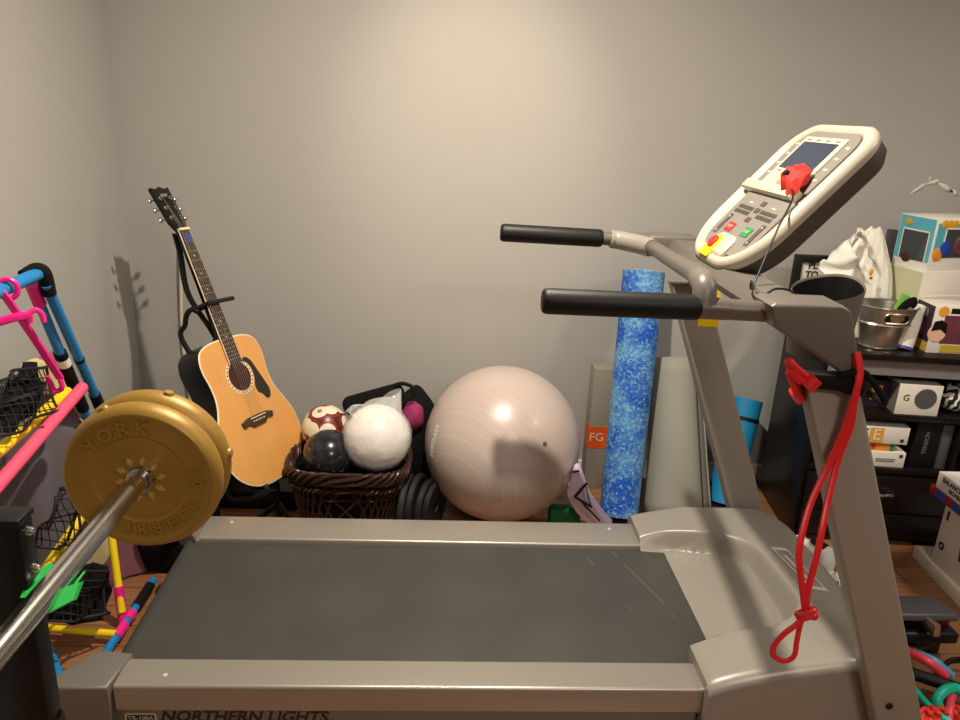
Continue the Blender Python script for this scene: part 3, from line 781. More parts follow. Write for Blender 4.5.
zb_ = BZ-0.0135
part(lambda b: b.prism([(PX-0.001,0.712,zb_+0.004),(PX+0.004,0.712,zb_+0.004),(PX+0.008,0.712,zb_-0.004),(BX+0.005,0.712,zb_-0.004),(BX+0.005,0.712,zb_-0.012),(PX-0.001,0.712,zb_-0.02)], (0,0.016,0), bev=0.001), 'cradle', M['black'], rk)
def liner(b):
    # two leaves of a green rubber saddle rising either side of the bar
    e = Vector((0.003,-0.002,0.003))
    b.prism([V(46,565,0.735), V(33,573,0.725), V(25,583,0.71), V(20,598,0.69), V(30,597,0.69), V(45,580,0.71), V(56,572,0.725)], (0.004,0.003,0.001))
    b.prism([V(80,582,0.715), V(65,587,0.708), V(50,599,0.695), V(40,613,0.68), V(46,614,0.678), V(73,600,0.70)], (0.002,0.004,-0.002))
    b.prism([(BX-0.017,0.706,BZ-0.006),(BX-0.0145,0.706,BZ-0.006),(BX-0.008,0.706,BZ-0.0138),(BX+0.008,0.706,BZ-0.0138),(BX+0.0145,0.706,BZ-0.006),(BX+0.017,0.706,BZ-0.006),(BX+0.010,0.706,BZ-0.0165),(BX-0.010,0.706,BZ-0.0165)], (0,0.044,0))
part(liner, 'cradle_liner', M['greenb'], rk)

# ------------------------------------------------------------------ toss-game frame of coloured tubes
gf = thing('play_goal', (-0.98, 1.85, 0), 'folding childrens play goal of blue, pink and yellow tubes with printed cloth', 'play goal')
def tb(name, a, c, r, m, par=None, seg=16): return part(lambda b: b.rod(a, c, r, seg), name, m, par or gf)
A = V(40, 273, 1.80)
tb('top_tube', V(-12, 296, 1.56), A, 0.0150, M['blue'])
O1, O2 = V(46, 284, 1.80), V(104, 416, 2.12)
dO = (O2-O1); O3 = O2 + dO*((0.02-O2.z)/dO.z)
pole = tb('pole', O1, O3, 0.0128, M['blue'])
part(lambda b: b.rod(O1+dO*0.80, O1+dO*1.03, 0.0155), 'sleeve', M['blacksoft'], pole)
part(lambda b: b.tube([O1+dO*0.505+Vector((0,0,0)), O1+dO*0.525], 0.0138, 16), 'seam_ring', M['black'], pole)
I1, I2 = V(33, 288, 1.80), V(90, 425, 2.06)
dI = I2-I1; I3 = I2 + dI*((0.02-I2.z)/dI.z)
pole2 = tb('pole', I1, I3, 0.0122, M['blue'])
part(lambda b: b.rod(I1+dI*0.42, I1+dI*0.86, 0.0160), 'sleeve', M['blacksoft'], pole2)
part(lambda b: b.rod(I1+dI*0.46, I1+dI*0.51, 0.0166), 'label_strip', M['white'], pole2)
part(lambda b: b.rod(I1-dI*0.02, I1+dI*0.10, 0.0152), 'connector', M['pink'], pole2)
part(lambda b: b.tube(catmull([V(24,277,1.76), V(36,270,1.79), V(44,274,1.80), V(49,294,1.815)],5), 0.0170, 18), 'corner_joint', M['blacksoft'], gf)
yt = tb('foam_tube', V(-8, 457, 1.52), V(67, 392, 1.92), 0.0135, M['ytube'])
ct = tb('foam_tube', V(-8, 492, 1.46), V(82, 388, 1.90), 0.0150, M['coral'])
part(lambda b: b.sphere(V(82,388,1.90), 0.0150, 16), 'end_cap', M['coral'], ct)
part(lambda b: b.sphere(V(67,392,1.92), 0.0135, 16), 'end_cap', M['ytube'], yt)
tb('yellow_tube', V(30, 592, 1.72), V(104, 484, 1.98), 0.0135, M['ytube'])
Pj = G(122, 612, 0.05)
yv = tb('yellow_tube', Pj, V(111, 532, 1.95), 0.0105, M['ytube'])
part(lambda b: b.rod(Pj-Vector((0,0,0.03)), Pj+(V(111,532,1.95)-Pj).normalized()*0.075, 0.0135), 'connector', M['pink'], yv)
B1, B2 = G(104, 656, 0.022), G(153, 581, 0.022)
bt_ = tb('base_tube', B1, B2, 0.0115, M['blue'])
dB = B2-B1
part(lambda b: b.rod(B1+dB*0.22, B1+dB*0.38, 0.0145), 'connector', M['pink'], bt_)
part(lambda b: b.rod(B1+dB*0.44, B1+dB*0.54, 0.0145), 'connector', M['pink'], bt_)
part(lambda b: b.rod(B1+dB*0.62, B1+dB*0.93, 0.0145), 'sleeve', M['black'], bt_)
part(lambda b: b.sphere(B2, 0.0118, 16), 'end_cap', M['blue'], bt_)
yh = tb('yellow_tube', G(47, 628, 0.03), G(116, 634, 0.03), 0.0105, M['ytube'])
tb('base_tube', V(42, 632, 1.80), V(66, 694, 1.60), 0.0125, M['blue'])
part(lambda b: b.rod(V(40,618,1.82), V(43,640,1.79), 0.0140), 'connector', M['pink'], gf)
# printed cloth
P00, P10, P01, P11 = V(-30,400,1.72), V(70,346,2.06), V(20,640,1.90), V(160,590,2.14)
def cloth(b):
    n = 30
    def f(i, j):
        u, v = i/(n-1), j/(n-1)
        p = (P00*(1-u)+P10*u)*(1-v) + (P01*(1-u)+P11*u)*v
        p = p + Vector((-0.02 + 0.012*math.sin(u*17+v*3) + 0.012*math.sin(v*5+u*6), 0, 0))
        p.z = max(p.z, 0.012); p.x = max(p.x, -1.14); return p
    b.grid(f, n, n)
part(cloth, 'target_cloth', M['sheet'], gf, solid=0.002)
def netting(b, corners, amp, nu=22, nv=16, seed=3):
    rnd = random.Random(seed); a, c, d, e = corners
    def f(u, v):
        p = (a*(1-u)+c*u)*(1-v)+(d*(1-u)+e*u)*v
        return p + Vector((amp*math.sin(9*u+5*v), amp*math.cos(7*v+4*u), amp*0.8*math.sin(11*v+3*u)))
    for i in range(nu): b.tube([f(i/(nu-1), k/14) for k in range(15)], 0.0016, 4)
    for j in range(nv): b.tube([f(k/20, j/(nv-1)) for k in range(21)], 0.0016, 4)
    for u in (0, 1): b.tube([f(u, k/14) for k in range(15)], 0.0035, 6)
    for v in (0, 1): b.tube([f(k/20, v) for k in range(21)], 0.0035, 6)
part(lambda b: netting(b, (V(-10,385,1.50), V(46,366,1.80), V(-10,436,1.46), V(62,412,1.80)), 0.014, 16, 10), 'net', M['mesh'], gf)
part(lambda b: netting(b, (V(52,500,1.66), V(84,484,1.80), V(38,545,1.66), V(84,545,1.80)), 0.016, 12, 10), 'net', M['mesh'], gf)
part(lambda b: netting(b, (V(56,575,1.67), V(108,570,1.80), V(50,620,1.65), V(106,616,1.78)), 0.012, 12, 9), 'net', M['mesh'], gf)
def drape(corners, amp, n=18):
    a, c, d, e = corners
    def fn(b):
        def f(i, j):
            u, v = i/(n-1), j/(n-1)
            p = (a*(1-u)+c*u)*(1-v)+(d*(1-u)+e*u)*v
            q = p + Vector((amp*math.sin(13*u+4*v), amp*math.sin(9*v+3*u), amp*0.6*math.cos(8*u+6*v)))
            q.z = max(q.z, 0.01); return q
        b.grid(f, n, n)
    return fn
part(drape((V(-8,392,1.56), V(34,362,1.76), V(-8,440,1.50), V(40,410,1.76)), 0.014), 'pocket', M['blacksoft'], gf, solid=0.002)
part(drape((V(48,566,1.70), V(106,566,1.84), V(44,622,1.68), V(108,620,1.82)), 0.012), 'pocket', M['blacksoft'], gf, solid=0.002)
# pink hangers
def hanger(pts1, hook, label, nm=True):
    t = thing('clothes_hanger', pts1[len(pts1)//2], label, 'hanger', 'pink hangers on the blue tube')
    part(lambda b: b.tube(pts1, 0.0095, 8, flat=0.55, up=(0,0,1)), 'bar', M['pink'], t)
    part(lambda b: b.tube(catmull(hook, 6), 0.006, 8), 'hook', M['pink'], t)
    return t
hg = hanger([V(2,292,1.60), V(8,300,1.60), V(34,338,1.64), V(60,378,1.68)], [V(60,378,1.68), V(62,388,1.68), V(55,391,1.68), V(51,384,1.68), V(47,376,1.68)], 'pink plastic hanger hanging straight down from the blue top tube')
part(lambda b: b.tube([V(8,289,1.625)+Vector((0.017*math.cos(a),0.006*math.cos(a), 0.021*math.sin(a))) for a in [2*math.pi*k/24 for k in range(24)]], 0.006, 8, closed=True), 'ring', M['pink'], hg)
hanger([V(-12,325,1.58), V(12,318,1.60), V(30,315,1.62)], [V(30,315,1.62), V(30,323,1.62), V(29,314,1.62), V(36,310,1.63), V(42,314,1.635), V(44,322,1.635)], 'pink plastic hanger sticking out level below the blue top tube')

# ------------------------------------------------------------------ guitar
GB = V(280, 478, 2.36); GH = V(171, 203, 2.57)
ga = (GH-GB).normalized(); vd = (Vector((0,0,HC))-GB); vd = (vd - ga*vd.dot(ga)).normalized()
gn = min((Matrix.Rotation(s*R(47), 3, ga) @ vd for s in (1, -1)), key=lambda v: -v.x)
gx = (-gn).cross(ga); gx = ga.cross(gn); 
if gx.x < 0: gx = -gx
gmat = Matrix(((gx.x, -gn.x, ga.x, GB.x), (gx.y, -gn.y, ga.y, GB.y), (gx.z, -gn.z, ga.z, GB.z), (0,0,0,1)))
gt = thing('acoustic_guitar', (0,0,0), 'acoustic guitar with natural top and black sides leaning in the corner', 'guitar')
half = [(0,0),(0.05,0.001),(0.10,0.012),(0.150,0.040),(0.186,0.085),(0.198,0.140),(0.192,0.195),(0.172,0.245),(0.150,0.290),(0.140,0.330),(0.141,0.375),(0.148,0.415),(0.147,0.450),(0.132,0.483),(0.100,0.500),(0.055,0.507),(0.0,0.508)]
hs = catmull([(x,0,z) for x, z in half], 4)
outline = [(p.x, p.z) for p in hs] + [(-p.x, p.z) for p in hs[-2:0:-1]]
def gloft(b, specs):
    n = len(outline); cz = 0.25
    rings = []
    for (d, y) in specs:
        ring = []
        for i, (x, z) in enumerate(outline):
            a = Vector(outline[i-1]); c = Vector(outline[(i+1)%n]); t = (c-a).normalized(); nn = Vector((-t.y, t.x))
            q = Vector((x, z)) + nn*d*(1 if nn.dot(Vector((0,cz))-Vector((x,z))) > -1 else 1)
            ring.append((q.x, y, q.y))
        rings.append(ring)
    return rings
part(lambda b: loft(b, gloft(b, [(0.0, 0.003), (0.0, 0.095), (0.004, 0.102), (0.03, 0.106)])), 'body', M['blackgloss'], gt, fixn=True, ang=40)
part(lambda b: loft(b, gloft(b, [(0.0, 0.0035), (-0.0012, 0.0015), (0.002, -0.0006), (0.006, -0.0004)])), 'binding', M['ivory'], gt, fixn=True, ang=50)
part(lambda b: loft(b, gloft(b, [(0.0035, 0.001), (0.0042, -0.0012)])), 'soundboard', M['spruce'], gt, fixn=True)
FT = frame_from((0,0,0), (1,0,0), (0,-1,0))
def gdisc(r, z, y0, r0=0.0): return [(r0, y0), (r, y0), (r, y0-0.0006), ] 
part(lambda b: b.lathe([(0.0,0.0016),(0.050,0.0016),(0.0505,0.0)], Matrix.Translation((0,0,0.372)) @ FT, 48), 'sound_hole', M['mahog'], gt)
ros = part(lambda b: b.lathe([(0.051,0.0010),(0.051,0.0018),(0.062,0.0018),(0.062,0.0010)], Matrix.Translation((0,0,0.372)) @ FT, 48), 'rosette', M['ivory'], gt)
dots = MB()
for k in range(26):
    a = 2*math.pi*k/26; dots.lathe([(0,0.0024),(0.0025,0.0024),(0.003,0.0016)], Matrix.Translation((0.0565*math.cos(a),0,0.372+0.0565*math.sin(a))) @ FT, 8)
dots.build('rosette_dots', M['ink'], ros)
pg = catmull([(0.030,0,0.418),(0.052,0,0.428),(0.074,0,0.412),(0.088,0,0.375),(0.103,0,0.330),(0.112,0,0.296),(0.104,0,0.272),(0.086,0,0.268),(0.070,0,0.290),(0.055,0,0.300),(0.052,0,0.325),(0.063,0,0.352),(0.064,0,0.385),(0.050,0,0.410)], 4, True)
part(lambda b: b.prism([(p.x, -0.0012, p.z) for p in pg], (0,-0.0014,0)), 'pickguard', M['pick'], gt)
brg = [(-0.078,0.222),(-0.074,0.204),(-0.045,0.208),(-0.03,0.196),(0.03,0.196),(0.045,0.208),(0.074,0.204),(0.078,0.222),(0.045,0.232),(-0.045,0.232)]
br_ = part(lambda b: b.prism([(x, -0.001, z) for x, z in brg], (0,-0.009,0), bev=0.0015), 'bridge', M['rosewood'], gt)
part(lambda b: b.box((0,-0.0115,0.226), (0.074,0.004,0.0035)), 'saddle', M['ivory'], br_)
for k in range(6):
    part(lambda b: b.sphere((-0.026+k*0.0104, -0.0105, 0.214), 0.0028, 10), 'bridge_pin', M['ivory'], br_)
nk = part(lambda b: b.prism([(-0.021,0.024,0.885),(0.021,0.024,0.885),(0.028,0.034,0.50),(-0.028,0.034,0.50)][::1], (0,0,0)) if False else loft(b, [[(-w,-0.005,z),(w,-0.005,z),(w*0.9,0.010,z),(w*0.45,d,z),(-w*0.45,d,z),(-w*0.9,0.010,z)] for (w,z,d) in ((0.0275,0.495,0.060),(0.0275,0.53,0.028),(0.0245,0.70,0.019),(0.0215,0.885,0.016),(0.022,0.90,0.020))]), 'neck', M['blackgloss'], gt, fixn=True)
part(lambda b: loft(b, [[(-w,-0.004,z),(w,-0.004,z),(w,-0.0095,z),(-w,-0.0095,z)] for (w,z) in ((0.0285,0.418),(0.0265,0.55),(0.0215,0.884))]), 'fretboard', M['rosewood'], gt, fixn=True)
part(lambda b: [b.box((s*0.0,-0.0,0),(0.0001,)*3) if False else b.tube([(s*0.0290,-0.0072,0.418),(s*0.0220,-0.0072,0.884)], 0.0022, 6) for s in (1,-1)], 'neck_binding', M['ivory'], gt)
SL = 0.884-0.226
for k in range(1, 21):
    z = 0.226 + SL*2**(-k/12); 
    if z < 0.425: break
    w = 0.0215+(0.884-z)/0.466*0.007; part(lambda b: b.rod((-w,-0.0098,z),(w,-0.0098,z),0.0011,6), 'fret', M['steel'], gt)
inl = MB()
for k in (3,5,7,9,12,15):
    z = 0.226 + SL*(2**(-k/12)+2**(-(k-1)/12))/2
    inl.lathe([(0,0.0006),(0.0032,0.0006),(0.0034,0)], Matrix.Translation((0,-0.0096,z)) @ FT, 10)
inl.build('inlays', M['ivory'], gt)
part(lambda b: b.box((0,-0.009,0.888), (0.045,0.012,0.008)), 'nut', M['ivory'], gt)
def hst(b):
    T = Matrix.Translation((0,-0.003,0.890)) @ Matrix.Rotation(R(-10),4,'X')
    pts = [(-0.022,0),(0.022,0),(0.034,0.03),(0.038,0.155),(0.020,0.150),(0,0.158),(-0.020,0.150),(-0.038,0.155),(-0.034,0.03)]
    b.prism([T @ Vector((x,-0.001,z)) for x, z in pts], T.to_3x3() @ Vector((0,0.015,0)), bev=0.0015)
hs_ = part(hst, 'headstock', M['blackgloss'], gt)
T_ = Matrix.Translation((0,-0.003,0.890)) @ Matrix.Rotation(R(-10),4,'X')
for s in (1,-1):
    for k in range(3):
        z = 0.043+k*0.036
        p0 = T_ @ Vector((s*0.022,-0.002,z))
        tp = part(lambda b: [b.rod(p0, T_ @ Vector((s*0.022,-0.012,z)), 0.0035, 10), b.lathe([(0.003,0.0),(0.0065,0.0),(0.0062,0.0015),(0.003,0.002)], Matrix.Translation(p0) @ FT, 14)], 'tuning_post', M['steel'], hs_)
        part(lambda b: [b.rod(T_ @ Vector((s*0.034,0.012,z)), T_ @ Vector((s*0.050,0.012,z)), 0.0022, 8), b.sphere(T_ @ Vector((s*0.055,0.012,z)), 0.010, 14, sc=(0.75,0.45,0.9))], 'tuning_peg', M['steel'], hs_)
part(lambda b: b.prism([T_ @ Vector((x,-0.0015,0.125+z)) for x, z in ((-0.016,-0.006),(0.014,-0.004),(0.018,0.006),(-0.012,0.005))], T_.to_3x3() @ Vector((0,-0.0006,0))), 'emblem', M['steel'], hs_)
strs = MB()
for k in range(6):
    x0, x1 = -0.026+k*0.0104, -0.0175+k*0.007
    strs.tube([(x0,-0.0135,0.226),(x1,-0.0145,0.890),(T_ @ Vector(((-1 if k<3 else 1)*0.020,-0.010,0.043+(k if k<3 else 5-k)*0.036)))], 0.0006, 5)
strs.build('strings', M['steel'], gt)
part(lambda b: b.prism([(-0.012,-0.0098,0.842),(0.014,-0.0098,0.842),(0.016,-0.0098,0.872),(-0.006,-0.0098,0.872)], (0,-0.001,0)), 'tuner_tag', M['blueprint'], gt)
def strap(b):
    n = 24
    def f(i, j):
        t = i/(n-1); w = (j-2)*0.011
        z = 0.885 - t*0.38; return (-0.006 - 0.014*math.sin(t*math.pi*1.0)+w*0.8+0.008*math.sin(t*9), 0.020+0.022*math.sin(t*3)+0.003*j, z)
    b.grid(f, n, 5)
part(strap, 'strap', M['blacksoft'], gt, solid=0.003)
gt.matrix_world = gmat
def GL(x, y, z): return gmat @ Vector((x,y,z))

# guitar stand
gs = thing('guitar_stand', GL(0, 0.14, 0), 'black tubular guitar stand with neck yoke holding the guitar', 'stand')
gs.location.z = 0.0
nyl, nyr = GL(-0.045,0.02,0.665), GL(0.075,-0.03,0.690)
base = Vector((GB.x-0.03, GB.y+0.10, 0.0))
def st_up(b):
    b.tube(catmull([base+Vector((0,0,0.02)), base+Vector((-0.04,0.02,0.30)), GL(-0.055,0.118,0.515), GL(-0.055,0.085,0.595), GL(-0.052,0.055,0.628), GL(-0.035,0.030,0.632)], 6), 0.009, 10)
part(st_up, 'post', M['black'], gs)
part(lambda b: [b.tube(catmull([GL(-0.05,0.030,0.62), GL(-0.028,0.028,0.625), GL(0.02,0.030,0.632), GL(0.034,0.024,0.634)], 5), 0.008, 10), b.rod(GL(-0.036,0.028,0.630), GL(-0.036,-0.030,0.632), 0.007, 10), b.rod(GL(-0.036,-0.026,0.632), GL(0.080,-0.026,0.628), 0.0075, 12)], 'neck_yoke', M['rubber'], gs)
def legs_at(dx, dy):
    part(lambda b: b.tube(catmull([base+Vector((0,0,0.08)), base+Vector((dx*0.5,dy*0.5,0.05)), base+Vector((dx,dy,0.010))], 5), 0.0095, 10), 'leg', M['black'], gs)
legs_at(-0.16,-0.20); legs_at(0.14,-0.20); legs_at(0.0,0.05)
for s in (-0.10, 0.10):
    part(lambda b: [b.tube(catmull([base+Vector((0,0,0.15)), GL(s,0.13,0.02), GL(s,0.12,-0.014), GL(s,-0.012,-0.014), GL(s,-0.022,0.012)], 5), 0.009, 10)], 'support_arm', M['rubber'], gs)

tag(part(lambda b: b.bx(-1.02,-0.50,2.55,2.83,0,V(265,491,2.55).z, bev=0.012), 'storage_case', M['blackgloss'], None), 'low black storage case on the floor behind the guitar', 'case')
tag(part(lambda b: b.tube(catmull([V(183,240,2.86), V(181,262,2.875), V(181,290,2.88), V(182,330,2.885), V(186,370,2.885), V(193,420,2.885), V(196,460,2.885)], 6), 0.0055, 8), 'white_cable', M['cablew'], None), 'off-white cable running down the wall behind the guitar', 'cable')

tag(part(lambda b: [b.bx(-0.99,-0.735,2.13,2.40,0,0.15, bev=0.03, seg=3), b.tube(catmull([(-0.93,2.14,0.12),(-0.90,2.11,0.145),(-0.83,2.11,0.145),(-0.80,2.14,0.12)],5),0.010,8)], 'gear_bag', M['blacksoft'], None), 'black box shaped bag on the floor past the treadmill rear end', 'bag')

# ------------------------------------------------------------------ basket with balls
bkc = Vector((-0.295, 2.43, 0.0)); HBK = 0.292
bk = thing('wicker_basket', bkc, 'dark brown wicker basket with braided rim, full of balls', 'basket')
def bring(t, a, ex=0.0):   # t 0 bottom .. 1 top
    hw, hd = 0.155+0.045*t+ex, 0.115+0.035*t+ex
    ca, sa = math.cos(a), math.sin(a); e = 0.55
    return bkc + Vector((hw*math.copysign(abs(ca)**e, ca), hd*math.copysign(abs(sa)**e, sa), 0.008+t*(HBK-0.02)))
def bbody(b):
    N = 44
    for k in range(N):
        a = 2*math.pi*k/N
        for s in (1,-1):
            b.tube([bring(t/6, a + s*(t/6-0.5)*0.42, 0.002*s) for t in range(7)], 0.0042, 6)
    for t in (0.05, 0.35, 0.66):
        b.tube([bring(t, 2*math.pi*k/72, 0.004*math.sin(k*math.pi/2)) for k in range(72)], 0.0045, 6, closed=True)
part(bbody, 'weave', M['wicker'], bk)
def bbot(b):
    vs = [b.bm.verts.new(bring(0.0, 2*math.pi*k/60)) for k in range(60)]; b.bm.faces.new(vs)
    b.grid(lambda i, j: bring(j*0.95, 2*math.pi*i/60, -0.012), 60, 2, wrap=True)
part(bbot, 'liner', M['blacksoft'], bk)
def brim(b):
    n = 140
    for s in range(5):
        b.tube([bring(0.97 + 0.075*math.sin(7*2*math.pi*k/n + s*2*math.pi/5), 2*math.pi*k/n, 0.002+0.010*math.cos(7*2*math.pi*k/n + s*2*math.pi/5)) for k in range(n)], 0.0068, 7, closed=True)
    for s in range(2):
        b.tube([bring(0.80 + 0.02*math.sin(30*2*math.pi*k/n+s*math.pi), 2*math.pi*k/n, 0.004+0.006*math.cos(30*2*math.pi*k/n+s*math.pi)) for k in range(n)], 0.005, 6, closed=True)
part(brim, 'braided_rim', M['wicker'], bk)
def ball(name, px, py, Y, r, m, label, seams=True, fn=None):
    c = V(px, py, Y); 
    o = MB().sphere((0,0,0), r, 48, fn=fn).build(name, m); o.data.transform(Matrix.Translation((0,0,-r))); o.location = c
    # origin at the centre, so its pattern turns with it
    o.location = c
    return tag(o, label, 'ball')
ball('patterned_ball', 326, 428, 2.52, 0.083, M['soccer'], 'white and red brown ring patterned ball at the left back of the basket')
bb = ball('black_ball', 329, 455, 2.385, 0.088, mat('black_ball_skin', S(30,30,34), 0.22, coat=0.3), 'glossy black ball with panel seams at the basket front left')
ball('white_ball', 377, 437, 2.40, 0.113, M['whiteball'], 'white ball wrapped in a clear plastic bag on the basket', fn=lambda p: 1+0.006*math.sin(9*p.x+4*p.z)*math.sin(7*p.z+3*p.y))
def pent(b, r):
    for d in [Vector((x,y,z)).normalized() for x,y,z in ((0,1,1.618),(0,-1,1.618),(0,1,-1.618),(0,-1,-1.618),(1,1.618,0),(-1,1.618,0),(1,-1.618,0),(-1,-1.618,0),(1.618,0,1),(-1.618,0,1),(1.618,0,-1),(-1.618,0,-1))]:
        u = d.orthogonal().normalized(); w = d.cross(u)
        b.tube([ (d + (u*math.cos(2*math.pi*k/5)+w*math.sin(2*math.pi*k/5))*0.36).normalized()*r*1.0005 for k in range(5)], 0.0014, 5, closed=True)
sm = MB(); pent(sm, 0.088); sm = sm.build('seams', M['greyblk']); sm.location = (0,0,0); 
sm_c = Vector((0,0,0))
# seams belong to the black ball
zmin = min(v.co.z for v in sm.data.vertices); sm.data.transform(Matrix.Translation((0,0,-0.088-zmin))); sm.parent = bb; sm.location = (0,0,0)
# clear bag around the white ball
wc = V(377, 437, 2.40)
def cbag(b):
    n, m_ = 36, 12
    top = wc + Vector((0.03, 0.02, 0.20))
    def f(i, j):
        a = 2*math.pi*i/n; v = j/(m_-1)
        if v < 0.55:
            th = R(150) - (v/0.55)*R(105); r = 0.120*math.sin(th)*(1+0.02*math.sin(7*a)); return wc + Vector((r*math.cos(a), r*math.sin(a), 0.120*math.cos(th)))
        k = (v-0.55)/0.45; r0 = 0.120*math.sin(R(45)); hw = r0*(1-k)+0.095*k; hd = r0*(1-k)+0.010*k
        return wc + Vector((hw*math.cos(a)-0.02*k+0.006*math.sin(5*a)*k, hd*math.sin(a)+0.04*k, 0.120*math.cos(R(45))*(1-k)+k*(0.115+0.45*hw*math.cos(a)*k+0.01*math.sin(3*a))))
    b.grid(f, n, m_, wrap=True)
tag(part(cbag, 'plastic_bag', M['plasticbag'], None, ang=80), 'clear crinkled plastic bag around the white ball in the basket', 'bag')
# racket case behind
rc = thing('racket_case', V(375,405,2.54), 'slim black zipped case with wrist loop lying across the balls', 'case')
e1, e2 = V(343,408,2.55), V(404,391,2.60)
def rcase(b):
    d = (e2-e1); L = d.length; d.normalize(); up = Vector((0,0.35,1)); up = (up-d*up.dot(d)).normalized(); w = d.cross(up)
    sh = rrect(0, L, -0.036, 0.036, [0.034,0.030,0.030,0.034], 6)
    b.prism([e1 + d*s + up*t - w*0.022 for s, t in sh], w*0.044, bev=0.012, seg=3)
part(rcase, 'body', M['blacksoft'], rc)
part(lambda b: b.tube(catmull([e2+Vector((-0.03,-0.02,0.03)), e2+Vector((0.0,-0.025,0.038)), V(412,387,2.57), V(413,395,2.57), V(408,398,2.57)], 6), 0.008, 8, flat=0.4), 'wrist_loop', M['black'], rc)
# gear bag right of the basket
gbp = V(417, 445, 2.56)
gb = thing('gear_bag', gbp, 'slouched black bag with magenta end between basket and big ball', 'bag')
gb.location.z = 0
def lump(c, r, sc, amp=0.05, seed=1): return lambda b: b.sphere(c, r, 32, sc=sc, fn=lambda p: 1+amp*math.sin(5*p.x+seed)*math.cos(4*p.z+2*p.y+seed))
part(lump(Vector((gbp.x-0.015, 2.70, 0.225)), 0.22, (0.42, 0.55, 1.02), 0.06), 'body', M['blacksoft'], gb)
part(lump(V(413,416,2.60), 0.055, (0.75,0.9,1.0), 0.05, 3), 'end_panel', M['maroon'], gb)
# black discs on edge
for k, (px_, dx, rr) in enumerate(((408,0,0.118),(417,0.0,0.115),(427,0,0.100),(435,0,0.092))):
    p = V(px_, 486, 2.38+0.02*k)
    mt = Matrix.Translation((p.x, p.y, rr)) @ Matrix.Rotation(R(-12-4*k),4,'Z') @ Matrix.Rotation(R(90),4,'Y')
    t = thing('rubber_disc', (p.x, p.y, 0), ['first', 'second', 'third', 'last'][k] + ' black disc from the basket in the row standing on edge', 'disc', 'black discs standing on edge beside the basket')
    part(lambda b: b.lathe([(0.02,-0.006),(rr-0.02,-0.006),(rr-0.016,-0.010),(rr-0.003,-0.010),(rr,-0.006),(rr,0.006),(rr-0.003,0.010),(rr-0.016,0.010),(rr-0.02,0.006),(0.02,0.006),(0.02,-0.006)], mt, 56), 'disc', M['rubber'], t)
    if k in (0, 1, 2):
        part(lambda b: b.lathe([(rr-0.014,0.0098),(rr-0.012,0.0115),(rr-0.006,0.0115),(rr-0.004,0.0098)], mt @ Matrix.Rotation(R(180),4,'X'), 56), 'rim_ring', M['greyblk'], t)

# ------------------------------------------------------------------ exercise ball
rE = 0.287; EB = G(502, 443, rE)
eb = MB().sphere((0,0,0), rE, 96).build('exercise_ball', M['ball']); eb.data.transform(Matrix.Translation((0,0,-rE))); EB.z = rE; eb.location = EB
tag(eb, 'large pearl grey exercise ball with fine grooves against the back wall', 'exercise ball')
# lettering and valve on the ball's skin
def on_ball(px, py):
    d = ray(px, py).normalized(); o = Vector((0,0,HC)); oc = o-EB; bq = oc.dot(d); cq = oc.dot(oc)-rE*rE; disc = bq*bq-cq
    return o + d*(-bq-math.sqrt(max(0, disc)))
def ball_text(t, px, py, size, m, name, upv=Vector((0,0,1)), rot=90):
    p = on_ball(px, py); n = (p-EB).normalized(); x = Vector((0,0,1)) if rot == 90 else Vector((1,0,0))
    x = (x - n*x.dot(n)).normalized(); fr_ = frame_from((0,0,0), x, n)
    cu = bpy.data.curves.new('t','FONT'); cu.body = t; cu.size = size; cu.extrude = 0.0003; cu.align_x='CENTER'; cu.align_y='CENTER'; cu.offset = size*0.03
    o = bpy.data.objects.new('t', cu); COL.objects.link(o); me = bpy.data.meshes.new_from_object(o.evaluated_get(bpy.context.evaluated_depsgraph_get())); bpy.data.objects.remove(o)
    for v in me.vertices:
        q = p + fr_.to_3x3() @ Vector((v.co.x*0.95, v.co.y, 0)); dd = (q-EB).normalized(); v.co = EB + dd*(rE + 0.0008 + v.co.z)
    me.materials.clear(); me.materials.append(m)
    return link_mesh(name, me, eb)
eb_loc = eb.location.copy()
ball_text('EVERLAST', 433.5, 441, 0.030, M['white'], 'lettering')
ball_text('___', 439, 443, 0.026, M['cream'], 'underline')
vp = on_ball(545, 444); vn = (vp-EB).normalized()
part(lambda b: b.lathe([(0,0.003),(0.004,0.003),(0.005,0.001),(0.008,0.001),(0.009,-0.001)], frame_from(vp, vn.orthogonal(), vn), 20), 'valve_plug', M['taupe'], eb)

# ------------------------------------------------------------------ rolls, mats and boxes behind the treadmill
def cyl_between(name, a, c, ra, rc_, m, par=None, seg=40):
    return part(lambda b: b.tube([a + (c-a)*(k/10) for k in range(11)], [ra+(rc_-ra)*k/10 for k in range(11)], seg), name, m, par)
ra_, rt_ = Vector((0.705, 2.53, 0.004)), V(644, 272, 2.78)
fr_t = thing('foam_mat_roll', ra_, 'tall speckled blue rolled foam mat standing beside the treadmill frame', 'mat')
dd = (rt_-ra_).normalized()
cyl_between('roll', ra_+Vector((0,0,0.02)), rt_, 0.072, 0.078, M['bluefoam'], fr_t)
def spiral(b, c, d, r, turns, th, up=None):
    u = d.orthogonal().normalized(); w = d.cross(u); N = turns*24
    pts = [c + (u*math.cos(2*math.pi*k/24)+w*math.sin(2*math.pi*k/24))*(r*(0.15+0.85*k/N)) for k in range(N+1)]
    b.tube(pts, th, 6)
part(lambda b: spiral(b, rt_, dd, 0.070, 5, 0.003), 'rolled_edge', mat('pale_blue_edge', S(140,200,232), 0.7), fr_t)

